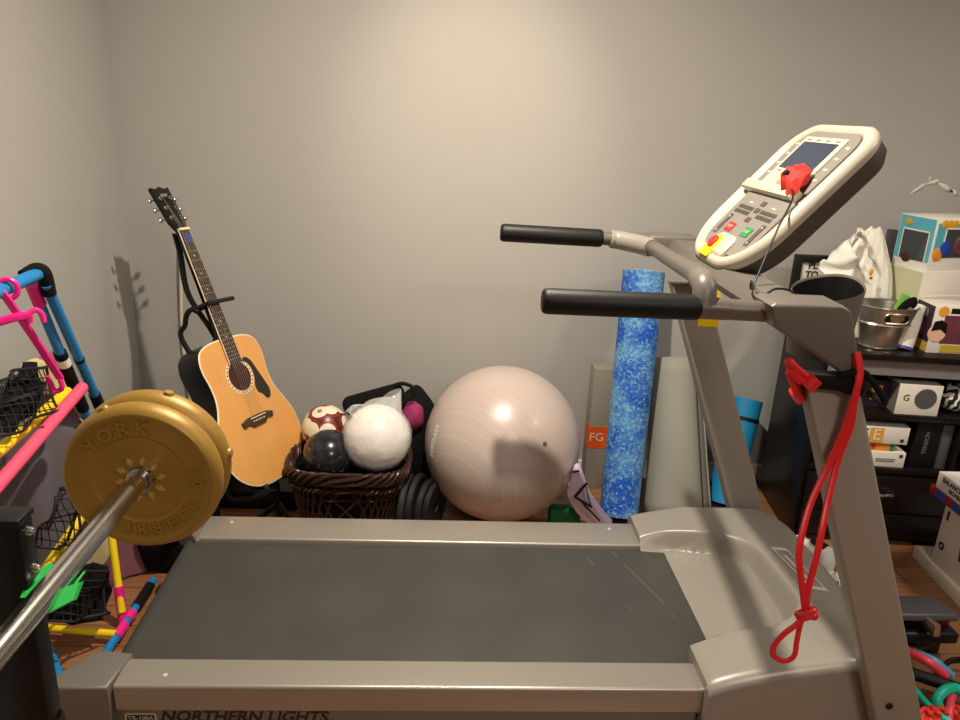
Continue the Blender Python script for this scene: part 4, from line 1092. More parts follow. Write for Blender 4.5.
gm0, gm1 = Vector((0.935, 2.56, 0.002)), V(676, 358, 2.79)
gmr = thing('grey_mat_roll', gm0, 'wide loosely rolled grey green mat standing behind the far upright', 'mat')
def groll(b):
    n = 90
    def f(i, j):
        t = i/(n-1); v = j/11
        a = R(200) - t*R(360*2.6); k = 0.35+0.65*t
        c = gm0*(1-v)+gm1*v; r = (0.135*(1-v)+0.088*v)*k
        d = (gm1-gm0).normalized(); u = Vector((1,0,0)); u = (u-d*u.dot(d)).normalized(); w = d.cross(u)
        return c + u*(r*math.cos(a)) + w*(r*0.8*math.sin(a))
    b.grid(f, n, 12)
part(groll, 'roll', M['greymat'], gmr, solid=0.004, ang=60)
# second blue mat
b20, b21 = Vector((1.155, 2.66, 0.0)), V(747, 399, 2.79)
bm = thing('blue_mat_roll', b20, 'plain blue rolled mat with black strap leaning behind the far upright', 'mat')
cyl_between('roll', b20+Vector((0,0,0.012)), b21, 0.062, 0.062, M['bluemat'], bm)
q = b20 + (b21-b20)*0.80; q2 = b20+(b21-b20)*0.835
cyl_between('strap', q, q2, 0.0645, 0.0645, M['black'], bm)
q = b20 + (b21-b20)*0.15; q2 = b20+(b21-b20)*0.185
cyl_between('strap', q, q2, 0.0645, 0.0645, M['black'], bm)
# grey tall box with orange label
bxt = V(606, 370, 2.82)
gx0 = V(595, 370, 2.79).x
tall = thing('grey_carton', (gx0+0.05, 2.83, 0), 'narrow grey carton with orange label behind the blue roll', 'box')
part(lambda b: b.bx(gx0, gx0+0.11, 2.79, 2.87, 0.0, V(598,369,2.79).z, bev=0.002), 'carton', M['greybox'], tall)
lz0, lz1 = V(600,448,2.789).z, V(600,427,2.789).z
lb = part(lambda b: b.bx(gx0-0.0012, gx0+0.105, 2.7885, 2.85, lz0, lz1), 'orange_label', M['orange'], tall)
lettering('FG', 0.05, Matrix.Translation((gx0+0.033, 2.788, (lz0+lz1)/2)) @ fr, M['ivory'], 'lettering', lb)
# lavender bag strap thing
lv = thing('lavender_pouch', V(588,500,2.42), 'lavender fabric pouch with black zigzag trim between ball and blue roll', 'pouch')
lv.location.z = 0
LP = [V(573,472,2.36), V(579,471,2.36), V(584,484,2.36), V(590,500,2.36), V(606,521,2.36), V(612,528,2.36), V(596,528,2.36), V(584,521,2.36), V(573,508,2.36), V(567,494,2.36), V(570,486,2.36)]
part(lambda b: b.prism(catmull(LP, 3, True), (0.012,0.055,0.0), bev=0.008, seg=3), 'body', M['lav'], lv)
part(lambda b: [b.tube([V(587,483,2.352), V(575,497,2.352)], 0.0045, 8), b.tube([V(575,497,2.352), V(592,507,2.352)], 0.004, 8), b.tube([V(586,486,2.352), V(591,507,2.352)], 0.002, 6), b.tube([V(572,472,2.353), V(579,471,2.353)], 0.004, 8), b.tube([V(578,498,2.352), V(600,521,2.352)], 0.003, 8)], 'zigzag_trim', M['black'], lv)
tag(part(lambda b: b.bx(0.425, 0.54, 2.422, 2.485, 0.0, V(562,510,2.43).z, bev=0.015, seg=4), 'green_bundle', M['greenmat'], None), 'dark green folded fabric bundle on the floor between ball and lavender pouch', 'fabric')
tag(part(lambda b: b.grid(lambda i, j: (0.74+0.16*i/11, 2.36+0.05*math.sin(i)*0.2+0.10*j/5, 0.01+0.07*math.exp(-((i-5)/3.5)**2)*(1-abs(j-2.5)/3)), 12, 6), 'pink_cloth', M['lav'], None, solid=0.003), 'pale lilac cloth on the floor at the foot of the blue roll', 'fabric')

# ------------------------------------------------------------------ cabinet
UR = R(-6.0)
cab = thing('storage_cabinet', (0,0,0), 'espresso brown shelf cabinet with two drawers against the back wall', 'cabinet')
# local frame: x to the right along the front, y into the wall, z up; origin at front-left floor corner
UW, UD, UH = 1.05, 0.40, 0.730
def cpart(name, m, fn, par=None): return part(fn, name, m, par or cab)
cpart('side_panel', M['espresso'], lambda b: b.bx(0, 0.02, 0.0, UD, 0.0, UH-0.02, bev=0.001))
cpart('side_panel', M['espresso'], lambda b: b.bx(UW-0.02, UW, 0.0, UD, 0.0, UH-0.02, bev=0.001))
cpart('top_board', M['espresso'], lambda b: b.bx(-0.012, UW+0.012, -0.018, UD, UH-0.02, UH, bev=0.002))
cpart('apron', M['apron'], lambda b: b.bx(0.02, UW-0.02, 0.002, 0.02, UH-0.078, UH-0.02))
cpart('back_panel', M['espresso'], lambda b: b.bx(0.02, UW-0.02, UD-0.012, UD, 0.03, UH-0.02))
Z1, Z2 = 0.508, 0.300
for z in (Z1, Z2):
    cpart('shelf', M['espresso'], lambda b: b.bx(0.02, UW-0.02, 0.004, UD-0.012, z-0.022, z, bev=0.0015))
cpart('divider', M['espresso'], lambda b: b.bx(0.52, 0.535, 0.01, UD-0.012, Z2, Z1-0.022))
for x0, x1 in ((0.022, 0.522), (0.528, UW-0.022)):
    for (z0, z1) in ((0.135, 0.272), (0.028, 0.128)):
        dr = cpart('drawer', M['espresso'], lambda b: b.bx(x0, x1, -0.016, 0.34, z0, z1, bev=0.002))
        if z0 > 0.1 or True:
            xc = (x0+x1)/2
            if z0 > 0.1:
                cpart('handle', M['chrome'], lambda b: b.tube(catmull([(xc-0.055,-0.016,z1-0.055),(xc-0.045,-0.036,z1-0.056),(xc,-0.042,z1-0.057),(xc+0.045,-0.036,z1-0.056),(xc+0.055,-0.016,z1-0.055)],5), 0.006, 10), dr)
cpart('plinth', M['espresso'], lambda b: b.bx(0.02, UW-0.02, 0.03, 0.05, 0.0, 0.03))
CF = V(824, 357, 2.43); CF.z = 0.0
cab.location = CF; cab.rotation_euler = (0,0,UR)
cmat = Matrix.Translation(CF) @ Matrix.Rotation(UR, 4, 'Z'); cinv = cmat.inverted()
def onface(px, py, yl=0.0):     # local point where the sight line meets the plane y=yl of the cabinet
    o = cinv @ Vector((0,0,HC)); d = (cinv.to_3x3()) @ ray(px, py); t = (yl-o.y)/d.y; return o + d*t
def onz(px, py, z):
    p = G(px, py, z); return cinv @ p
def on_cab(t):                # a thing built in cabinet coordinates
    t.location = cmat @ t.location; t.rotation_euler = (0,0,UR); return t
LAB = frame_from((0,0,0), (1,0,0), (0,-1,0))
def cbox(name, x0, x1, y0, y1, z0, z1, m, label, cat, group=None, rz=0.0):
    t = thing(name, ((x0+x1)/2, (y0+y1)/2, z0), label, cat, group)
    part(lambda b: b.bx(x0, x1, y0, y1, z0, z1, bev=0.001), 'carton', m, t)
    return t
def panel(t, name, x0, x1, z0, z1, y, m, d=0.0012, par=None): return part(lambda b: b.bx(x0, x1, y-d, y+0.0005, z0, z1), name, m, par or t)
def ctxt(t, s, x, z, y, size, m, rot=0): lettering(s, size, Matrix.Translation((x, y-0.0008, z)) @ LAB @ Matrix.Rotation(rot,4,'Z'), m, 'lettering', t, ext=0.0003)

# upper shelf contents
p0, p1 = onface(868,388,0.07), onface(886,388,0.07)
t = cbox('picture_box', p0.x-0.02, p1.x+0.02, 0.07, 0.16, Z1, Z1+0.100, M['purpled'], 'dark box with amber emblem on the upper shelf, left end', 'box')
panel(t, 'amber_emblem', p0.x+0.012, p1.x-0.012, Z1+0.03, Z1+0.085, 0.069, M['amber']); ctxt(t, 'E', (p0.x+p1.x)/2, Z1+0.05, 0.067, 0.035, M['mahog']); on_cab(t)
p0, p1 = onface(897,400,0.015), onface(941,400,0.015)
t = cbox('speaker_box', p0.x, p1.x, 0.015, 0.11, Z1, Z1+0.112, M['card'], 'white smart speaker box with round charcoal picture on upper shelf', 'box')
part(lambda b: b.bx(p0.x-0.001, p0.x, 0.0165, 0.1095, Z1+0.001, Z1+0.111), 'grey_side', M['greyink'], t)
part(lambda b: b.lathe([(0,0.002),(0.036,0.002),(0.038,0.0)], Matrix.Translation((p1.x-0.052,0.015,Z1+0.062)) @ LAB, 40), 'speaker_picture', M['greyblk'], t)
ctxt(t, 'G', p0.x+0.030, Z1+0.062, 0.0145, 0.032, M['ink']); on_cab(t)
p0, p1 = onface(945,400,0.03), onface(985,400,0.03)
t = thing('patterned_pouch', ((p0.x+p1.x)/2, 0.09, Z1), 'black and white patterned pouch at the right of the speaker box', 'pouch')
part(lambda b: b.sphere(((p0.x+p1.x)/2, 0.09, Z1+0.052), 0.052, 24, sc=((p1.x-p0.x)/0.104*0.95,1.1,1.0), fn=lambda p: 1+0.06*math.sin(6*p.x)*math.cos(5*p.z)), 'pouch', M['zebra'], t); on_cab(t)
# strap lying over the shelf edge
# lower shelf contents
pa, pb = onface(858,440,0.02), onface(908,440,0.02)
t = cbox('game_box', pa.x-0.05, pb.x+0.006, 0.02, 0.26, Z2, Z2+0.058, M['card'], 'white game box with small red square, bottom of the lower shelf stack', 'box', 'game boxes on the lower shelf')
panel(t, 'red_square', pa.x+0.022, pa.x+0.058, Z2+0.016, Z2+0.048, 0.019, M['red']); ctxt(t, 'y', pa.x+0.042, Z2+0.032, 0.0175, 0.034, M['card'])
panel(t, 'text_line', pa.x+0.075, pa.x+0.145, Z2+0.030, Z2+0.033, 0.019, M['greyink']); panel(t, 'text_line', pa.x+0.075, pa.x+0.140, Z2+0.022, Z2+0.025, 0.019, M['greyink']); panel(t, 'code_mark', pb.x-0.016, pb.x-0.005, Z2+0.040, Z2+0.051, 0.019, M['ink']); on_cab(t)
t = cbox('game_box', pa.x-0.05, pb.x-0.035, 0.03, 0.25, Z2+0.058, Z2+0.090, M['redelastic'], 'thin game box with red, orange and green edge, middle of the stack', 'box', 'game boxes on the lower shelf')
panel(t, 'orange_band', pa.x+0.07, pa.x+0.12, Z2+0.060, Z2+0.088, 0.029, M['orangep']); panel(t, 'green_band', pa.x+0.12, pb.x-0.036, Z2+0.060, Z2+0.088, 0.029, M['green']); on_cab(t)
t = cbox('game_box', pa.x-0.06, pb.x+0.000, 0.02, 0.25, Z2+0.090, Z2+0.155, M['card'], 'white game box with green and orange letters, top of the stack', 'box', 'game boxes on the lower shelf')
panel(t, 'orange_tile', pa.x+0.038, pa.x+0.082, Z2+0.094, Z2+0.150, 0.019, M['amber']); panel(t, 'green_tile', pa.x-0.012, pa.x+0.036, Z2+0.094, Z2+0.150, 0.019, M['card'])
ctxt(t, 'F', pa.x+0.016, Z2+0.122, 0.0185, 0.062, M['green']); ctxt(t, 'E', pa.x+0.060, Z2+0.122, 0.0175, 0.058, M['card']); panel(t, 'code_mark', pb.x-0.026, pb.x-0.015, Z2+0.100, Z2+0.111, 0.019, M['ink']); on_cab(t)
pc = onface(915,440,0.03)
t = cbox('black_game_box', pc.x, pc.x+0.088, 0.03, 0.27, Z2, Z2+0.176, M['black'], 'black upright game box with white vertical lettering on the spine', 'box')
ctxt(t, 'TENSION', pc.x+0.040, Z2+0.10, 0.0295, 0.021, M['greyink'], R(90)); on_cab(t)
pd = onface(938,440,0.03)
t = cbox('grey_box', pd.x+0.006, pd.x+0.050, 0.035, 0.27, Z2, Z2+0.172, M['greyblk'], 'slim grey upright box right of the black game box', 'box'); on_cab(t)
t = cbox('dark_box', pd.x+0.056, pd.x+0.076, 0.035, 0.27, Z2, Z2+0.165, M['black'], 'thin black case with pale edge, rightmost on the lower shelf', 'box')
panel(t, 'pale_edge', pd.x+0.070, pd.x+0.0755, Z2+0.02, Z2+0.150, 0.034, M['galv']); on_cab(t)

# ------------------------------------------------------------------ on top of the cabinet
# framed sign
t = thing('framed_sign', V(815,285,2.80), 'small black framed sign leaning on the wall behind the plastic bag', 'sign')
f0, f1 = V(795,254,2.82), V(846,288,2.82); zt = f0.z; zb = UH
t.location = ((f0.x+f1.x)/2, 2.82, UH)
part(lambda b: [b.bx(f0.x, f0.x+0.028, 2.80, 2.825, zb, zt, bev=0.002), b.bx(f1.x-0.028, f1.x, 2.80, 2.825, zb, zt, bev=0.002), b.bx(f0.x+0.028, f1.x-0.028, 2.80, 2.825, zt-0.028, zt, bev=0.002), b.bx(f0.x+0.028, f1.x-0.028, 2.80, 2.825, zb, zb+0.028, bev=0.002)], 'frame', M['black'], t)
part(lambda b: b.bx(f0.x+0.026, f1.x-0.026, 2.812, 2.822, zb+0.02, zt-0.02), 'paper', M['white'], t)
lettering('PL', 0.036, Matrix.Translation((V(808,266,2.811).x+0.002, 2.811, V(813,266,2.811).z)) @ LAB, M['ink'], 'lettering', t, bold=0.001, align='LEFT')
lettering('TO', 0.036, Matrix.Translation((V(806,275,2.811).x-0.003, 2.811, V(813,275,2.811).z)) @ LAB, M['ink'], 'lettering', t, bold=0.001, align='LEFT')

# white carrier bag
bgc = V(855, 300, 2.66); 
bg = thing('carrier_bag', (bgc.x, 2.66, UH), 'white plastic carrier bag with knotted handles standing on the cabinet', 'bag')
def sbag(b):
    n, m_ = 96, 34
    zb = UH+0.002
    # silhouette of the bag as (height, left, right), metres from its own middle
    prof = [(0,-0.125,0.125),(0.06,-0.135,0.135),(0.16,-0.125,0.120),(0.22,-0.110,0.105),(0.28,-0.085,0.080),(0.33,-0.060,0.056),(0.37,-0.036,0.036),(0.385,-0.018,0.020)]
    def lerp_prof(z):
        for p, q in zip(prof, prof[1:]):
            if z <= q[0]:
                t = (z-p[0])/(q[0]-p[0]); return p[1]*(1-t)+q[1]*t, p[2]*(1-t)+q[2]*t
        return prof[-1][1:]
    def f(i, j):
        a = 2*math.pi*i/n; v = j/(m_-1); ca, sa = math.cos(a), math.sin(a); z = 0.385*v
        l, r = lerp_prof(z); cx = bgc.x - 0.002 + 0.02*v + 0.010
        hd = 0.080*(1-0.1*v) if v < 0.4 else max(0.012, 0.077*(1-((v-0.4)/0.6)*0.85))
        wr = 1 + (0.03+0.05*v)*math.sin(7*a+3*v) + 0.03*math.sin(16*a+5*math.sin(4*v)) + 0.02*math.sin(29*a-6*v)
        x = cx + ((r if ca > 0 else -l)*ca)*(0.6+0.4*wr)
        return (x, 2.675 + hd*sa*wr, zb + z + 0.010*math.sin(4*a)*v)
    vs = b.grid(f, n, m_, wrap=True); b.bm.faces.new([vs[i][0] for i in range(n)]); b.bm.faces.new([vs[i][-1] for i in range(n)][::-1])
part(sbag, 'body', M['bag'], bg, ang=80, fixn=True)
def handle(b):
    P = catmull([V(843,262,2.59), V(847,246,2.60), V(855,234,2.615), V(862,234,2.62), V(868,246,2.61), V(873,262,2.60)], 5)
    m_ = len(P)
    b.grid(lambda i, j: P[i]+Vector(((j/5-0.5)*0.030*(1 if i < m_/2 else -1)*abs(math.cos(math.pi*i/(m_-1))), -0.004+0.010*math.sin(j*1.6+i*0.5), (j/5-0.5)*0.034)), m_, 6)
part(handle, 'handle', M['bag'], bg, solid=0.002, ang=80)
def flap(b):
    P = catmull([V(850,240,2.58), V(838,249,2.585), V(826,257,2.58), V(820,262,2.57)], 6); Q = catmull([V(858,268,2.55), V(848,280,2.54), V(836,288,2.53), V(824,292,2.535)], 6)
    n = len(P)
    b.grid(lambda i, j: P[i]*(1-j/11)+Q[i]*(j/11)+Vector((0.002*math.sin(j*2+i),0.016*math.sin(j*0.75+i*0.35)-0.012*math.sin(math.pi*j/11),0.006*math.sin(i*0.9+j))), n, 12)
part(flap, 'handle_flap', M['bag'], bg, solid=0.002, ang=80)
lg = V(872,271,2.545)
part(lambda b: b.sphere(V(826,277,2.555), 0.016, 14, sc=(1.0,0.3,0.45)), 'green_print', M['green'], bg)
part(lambda b: b.sphere(V(871,272,2.560), 0.011, 14, sc=(0.6,0.35,1.2)), 'logo_print', M['amber'], bg)
part(lambda b: b.sphere(V(871,278,2.558), 0.007, 12, sc=(0.9,0.4,0.7)), 'logo_print', M['red'], bg)

# galvanised tub
tbc = Vector(((V(865,352,2.47).x+V(893,352,2.47).x)/2+0.01, 2.497, UH))
tub = thing('metal_tub', tbc, 'small galvanised metal tub with oval handle hole at cabinet front', 'tub')
def tubfn(b):
    def ring(hw, hd, z): return [tbc+Vector((hw*math.cos(2*math.pi*k/48), hd*math.sin(2*math.pi*k/48), z)) for k in range(48)]
    loft(b, [ring(0.066,0.050,0.0), ring(0.070,0.054,0.006), ring(0.068,0.052,0.012), ring(0.088,0.068,0.085), ring(0.092,0.072,0.090), ring(0.089,0.069,0.096), ring(0.103,0.080,0.148), ring(0.107,0.084,0.151), ring(0.106,0.083,0.155), ring(0.101,0.078,0.151), ring(0.066,0.049,0.010)])
part(tubfn, 'tub', M['galv'], tub, fixn=True)
def slope(z): return 0.080-0.0+(0.0)
yface = lambda x, z: 0
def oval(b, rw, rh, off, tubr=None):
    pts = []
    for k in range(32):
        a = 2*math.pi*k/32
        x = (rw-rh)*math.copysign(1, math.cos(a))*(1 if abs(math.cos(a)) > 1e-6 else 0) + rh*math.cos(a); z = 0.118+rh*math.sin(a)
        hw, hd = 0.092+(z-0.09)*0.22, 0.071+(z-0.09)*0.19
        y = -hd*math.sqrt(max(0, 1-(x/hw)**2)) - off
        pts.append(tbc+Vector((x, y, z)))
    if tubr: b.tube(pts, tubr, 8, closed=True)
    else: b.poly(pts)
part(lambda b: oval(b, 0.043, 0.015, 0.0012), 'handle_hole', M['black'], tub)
part(lambda b: oval(b, 0.045, 0.017, 0.0005, 0.0035), 'handle_ring', M['galv'], tub)
tag(part(lambda b: [b.tube(catmull([tbc+Vector((0.0,-0.02,0.05)), tbc+Vector((0.03,-0.02,0.12)), tbc+Vector((0.055,-0.02,0.160)), tbc+Vector((0.09,-0.01,0.165)), tbc+Vector((0.085,0.02,0.11))],5), 0.016, 10, flat=0.5)], 'black_pouch', M['blacksoft'], None), 'black cloth item sticking up out of the metal tub', 'pouch')
tag(part(lambda b: b.box(tbc+Vector((0.058,0.045,0.10)), (0.03,0.008,0.17), rot=Matrix.Rotation(R(20),3,'Y'), bev=0.002), 'green_packet', mat('green_packet_print', S(120,190,70), 0.4, var=0.4, scale=30), None), 'green and yellow packet standing at the back of the metal tub', 'packet')
tag(part(lambda b: b.box((V(818,272,2.50).x+0.0,2.555,0.0+V(829,286,2.555).z),(0.001,0.001,0.001)), 'tiny', M['green'], None), 'x x x x', 'x'); bpy.data.objects.remove(bpy.data.objects['tiny'])

# white canister
c0 = V(901,351,2.48); c0.z = UH; c1 = V(914,294,2.545); c1.x -= 0.0
can = thing('spray_can', c0, 'white cylindrical can between the metal tub and the window boxes', 'can')
cyl_between('can', c0, c0+Vector((0.035,0.03,0.145)), 0.034, 0.034, M['card'], can, 36)
part(lambda b: b.tube([c0+Vector((0,0,0.0)), c0+Vector((0.0024,0.002,0.010))], 0.0352, 36), 'base_band', mat('violet_band', S(84,70,150), 0.4), can)
part(lambda b: b.tube([c0+Vector((0.035,0.03,0.1448)), c0+Vector((0.0362,0.031,0.150)), c0+Vector((0.037,0.0317,0.153))], [0.0335,0.033,0.028], 36), 'cap', M['white'], can)

# boxes with windows
def orient(name, origin, yaw, label, group):
    t = thing(name, (0,0,0), label, 'box', group); return t
def wbox(origin, yaw, w, d, h, body, label, deco, name='window_box', roll=0.0):
    t = thing(name, (0,0,0), label, 'box', 'collectible figure boxes on the cabinet')
    part(lambda b: b.bx(0, w, 0, d, 0, h, bev=0.0012), 'carton', body, t)
    deco(t)
    t.location = origin; t.rotation_euler = (0, roll, yaw); return t
def side(t, name, y0, y1, z0, z1, m, x=0.0, d=0.0012): return part(lambda b: b.bx(x-d, x+0.0005, y0, y1, z0, z1), name, m, t)
# small front box: corner at px (915,355)
o3 = V(924,358,2.44); o3.z = UH
def d3(t):
    w, d, h = 0.155, 0.115, 0.165
    panel(t, 'window', 0.038, 0.14, 0.035, 0.135, 0.0, M['winer'], 0.0015)
    panel(t, 'header', 0.055, 0.15, 0.142, 0.160, 0.0, M['black'], 0.0015)
    part(lambda b: b.lathe([(0,0.002),(0.017,0.002),(0.018,0.0)], Matrix.Translation((0.030,0,0.148)) @ LAB, 24), 'round_badge', M['amber'], t)
    panel(t, 'name_strip', 0.045, 0.140, 0.004, 0.030, 0.0, M['goldp'], 0.0015)
    ctxt(t, 'CITY NERD', 0.092, 0.017, -0.001, 0.013, M['ink']) if False else None
    part(lambda b: b.lathe([(0,0.0025),(0.030,0.0025),(0.031,0.0)], Matrix.Translation((0.022,0,0.070)) @ LAB, 24), 'figure_print', M['pinkp'], t)
    part(lambda b: b.prism([(0.000,-0.003,0.078),(0.030,-0.003,0.085),(0.052,-0.003,0.070),(0.050,-0.003,0.105),(0.030,-0.003,0.118),(0.006,-0.003,0.112)], (0,-0.0006,0)), 'hair_print', M['black'], t)
    side(t, 'dark_side', 0.002, d-0.002, 0.036, h-0.002, M['purpled']); side(t, 'gold_side', 0.002, d-0.002, 0.002, 0.035, M['goldp'])
    part(lambda b: b.lathe([(0,0.002),(0.016,0.002),(0.017,0)], Matrix.Translation((0,0.05,0.135)) @ frame_from((0,0,0),(0,-1,0),(-1,0,0)), 20), 'round_badge', M['greyink'], t)
    part(lambda b: b.lathe([(0,0.002),(0.020,0.002),(0.021,0)], Matrix.Translation((0,0.05,0.075)) @ frame_from((0,0,0),(0,-1,0),(-1,0,0)), 20), 'figure_print', M['winer'], t)
wbox(o3, R(-4), 0.155, 0.115, 0.165, M['card'], 'small white box with dark window and gold name strip, front right', d3)
# lower white box with pale green side
o2 = V(918,300,2.575); o2.z = UH
def d2(t):
    side(t, 'green_side', 0.002, 0.168, 0.002, 0.252, M['paleg']); side(t, 'photo_square', 0.030, 0.060, 0.11, 0.155, M['purpled'], -0.0012)
    panel(t, 'photo_square', 0.12, 0.17, 0.11, 0.155, 0.0, M['winer'])
    part(lambda b: b.bx(0.004,0.30,-0.003,0.001,0.150,0.166), 'lid_edge', M['card'], t)
wbox(o2, R(14), 0.30, 0.17, 0.255, M['card'], 'plain white box with pale green side under the large window box', d2, 'lower_box')
# upper window box
o1 = V(920,266,2.60); zt1 = UH+0.255
o1 = Vector((o2.x, o2.y, zt1)) + Matrix.Rotation(R(14),3,'Z') @ Vector((0.012,0.004,0.0))
def d1(t):
    w, d, h = 0.28, 0.16, 0.185
    panel(t, 'blue_print', 0.008, 0.272, 0.060, 0.170, 0.0, M['cyan']); panel(t, 'window', 0.050, 0.25, 0.050, 0.150, 0.0, M['window'], 0.002)
    panel(t, 'window_frame', 0.044, 0.256, 0.150, 0.156, 0.0, M['white'], 0.0024); panel(t, 'window_frame', 0.044, 0.050, 0.044, 0.156, 0.0, M['white'], 0.0024)
    part(lambda b: [b.sphere((0.035+k*0.022,-0.001,0.168), 0.017, 14, sc=(1,0.15,0.9)) for k in range(3)], 'badge', M['amber'], t)
    part(lambda b: b.sphere((0.030,-0.002,0.062), 0.024, 16, sc=(1,0.15,1)), 'figure_print', M['orangep'], t)
    part(lambda b: b.sphere((0.056,-0.003,0.082), 0.026, 16, sc=(0.9,0.15,1.1)), 'figure_print', M['blueprint'], t)
    part(lambda b: b.sphere((0.13,-0.003,0.092), 0.040, 16, sc=(1.0,0.1,0.9)), 'figure_shape', M['winer'], t)
    side(t, 'blue_side', 0.003, d-0.003, 0.030, h-0.003, M['cyan']); side(t, 'window', 0.022, d-0.028, 0.030, h-0.05, M['window'], -0.0012)
    side(t, 'window_frame', 0.018, d-0.024, h-0.052, h-0.047, M['white'], -0.002); side(t, 'window_frame', 0.018, 0.022, 0.03, h-0.05, M['white'], -0.002); side(t, 'window_frame', d-0.028, d-0.024, 0.03, h-0.05, M['white'], -0.002)
    part(lambda b: b.sphere((-0.002,0.10,0.035), 0.022, 14, sc=(0.15,1,0.8)), 'figure_print', M['mahog'], t)
    part(lambda b: b.sphere((-0.002,0.12,h-0.025), 0.016, 14, sc=(0.15,1.2,0.8)), 'badge', M['goldp'], t)
wbox(o1, R(14), 0.28, 0.16, 0.185, M['white'], 'large white and blue window box on top of the box stack', d1)
tag(part(lambda b: b.box((V(889,245,2.80).x, 2.80, (V(889,229,2.8).z+UH)/2), (0.06,0.012,V(889,229,2.8).z-UH-0.002), rot=Matrix.Rotation(R(4),3,'Y'), bev=0.003), 'dark_tablet', M['greyblk'], None), 'dark grey tablet standing on edge behind the carrier bag', 'tablet')

# ------------------------------------------------------------------ floor clutter on the right
# flat white carton
fa, fb = G(912,556,0.0), G(964,613,0.0)
ang = math.atan2(fb.y-fa.y, fb.x-fa.x)
fl = thing('flat_carton', (0,0,0), 'flat white carton lying on the floor in front of the drawers', 'box')
part(lambda b: b.bx(0, 0.44, 0, 0.30, 0, 0.045, bev=0.0015), 'carton', M['card'], fl)
part(lambda b: b.bx(0.30, 0.335, 0.06, 0.10, 0.0445, 0.0458), 'green_print', mat('olive_print', S(130,140,70), 0.5), fl)
part(lambda b: b.bx(0.05, 0.075, 0.17, 0.21, 0.0445, 0.0455), 'grey_print', M['greyink'], fl)
fl.location = fa; fl.rotation_euler = (0,0,ang)
fm = Matrix.Translation(fa) @ Matrix.Rotation(ang,4,'Z')
# picture box standing on it
pb_ = thing('picture_carton', (0,0,0), 'white carton with gadget picture standing on the flat carton', 'box')
part(lambda b: b.bx(0, 0.33, 0, 0.12, 0, 0.235, bev=0.0015), 'carton', M['card'], pb_)
part(lambda b: b.prism([(0.11,-0.0012,0.14),(0.24,-0.0012,0.15),(0.24,-0.0012,0.085),(0.12,-0.0012,0.075)], (0,0.0015,0)), 'gadget_picture', M['purpled'], pb_)
part(lambda b: b.prism([(0.125,-0.0022,0.165),(0.165,-0.0022,0.172),(0.165,-0.0022,0.140),(0.128,-0.0022,0.135)], (0,0.0012,0)), 'pink_print', M['winer'], pb_)
part(lambda b: b.lathe([(0.006,0.0012),(0.014,0.0012),(0.014,0.0)], Matrix.Translation((0.030,0,0.075)) @ LAB, 20), 'round_mark', M['ink'], pb_)
part(lambda b: b.bx(0.02,0.03,-0.0012,0,0.17,0.205), 'dark_mark', M['ink'], pb_)
pb_.location = G(931,560,0.0455); pb_.rotation_euler = (0,0,ang+R(4))
pm = Matrix.Translation(pb_.location) @ Matrix.Rotation(ang+R(4),4,'Z')
rbk = thing('picture_book', (0,0,0), 'red and blue picture book lying between two white boxes', 'book')
part(lambda b: b.bx(-0.055,0.27,-0.03,0.14,0,0.032, bev=0.001), 'cover', mat('red_blue_print', S(150,40,48), 0.4, var=0.6, scale=14), rbk)
for k in range(3): part(lambda b: b.bx(-0.02+0.085*k,0.03+0.085*k,-0.0312,-0.029,0.004,0.028), 'blue_print', M['blueprint'], rbk)
part(lambda b: b.bx(-0.0555,-0.054,-0.029,0.139,0.004,0.028), 'page_edge', M['card'], rbk)
rbk.location = pm @ Vector((0,0,0.2355)); rbk.rotation_euler = (0,0,ang+R(4))
wt = thing('white_lettered_box', (0,0,0), 'white box with dark printed words on top of the floor stack', 'box')
part(lambda b: b.bx(-0.03,0.27,-0.03,0.14,0,0.058, bev=0.0015), 'carton', M['white'], wt)
lettering('BALANCE', 0.022, Matrix.Translation((0.045,-0.0308,0.040)) @ LAB, M['ink'], 'lettering', wt, bold=0.0004)
lettering('BOARD', 0.020, Matrix.Translation((0.072,-0.0308,0.018)) @ LAB, M['ink'], 'lettering', wt, bold=0.0004)
wt.location = pm @ Vector((0.0,0,0.2685)); wt.rotation_euler = (0,0,ang+R(4))

# black pedal-like tool case
ta = V(950,655,1.76); tool = thing('tool_case', (1.47,1.86,0), 'black hinged tool case half open with red inside, on the wood floor', 'case')
part(lambda b: b.bx(1.34,1.525,1.76,1.90,0.055,0.092, bev=0.010, seg=3), 'lower_shell', M['black'], tool)
part(lambda b: b.box((1.425,1.83,0.128),(0.185,0.12,0.024), rot=Matrix.Rotation(R(-9),3,'X'), bev=0.008, seg=3), 'lid', M['greyblk'], tool)
part(lambda b: b.box((1.425,1.775,0.120),(0.018,0.10,0.036), rot=Matrix.Rotation(R(-9),3,'X'), bev=0.003), 'latch', M['galv'], tool)
part(lambda b: b.bx(1.45,1.515,1.80,1.88,0.090,0.112, bev=0.004), 'red_insert', mat('dark_red_plastic', S(130,16,22), 0.4), tool)
part(lambda b: [b.lathe([(0,0.030),(0.045,0.030),(0.052,0.020),(0.052,-0.020),(0.045,-0.030),(0,-0.030)], Matrix.Translation((1.44,1.82,0.053)) @ Matrix.Rotation(R(90),4,'Y'), 32), b.bx(1.36,1.50,1.79,1.85,0.0,0.06, bev=0.006)], 'roller', M['blackgloss'], tool)
part(lambda b: b.rod((1.335,1.765,0.045),(1.40,1.757,0.045),0.005,10), 'axle', M['chrome'], tool)

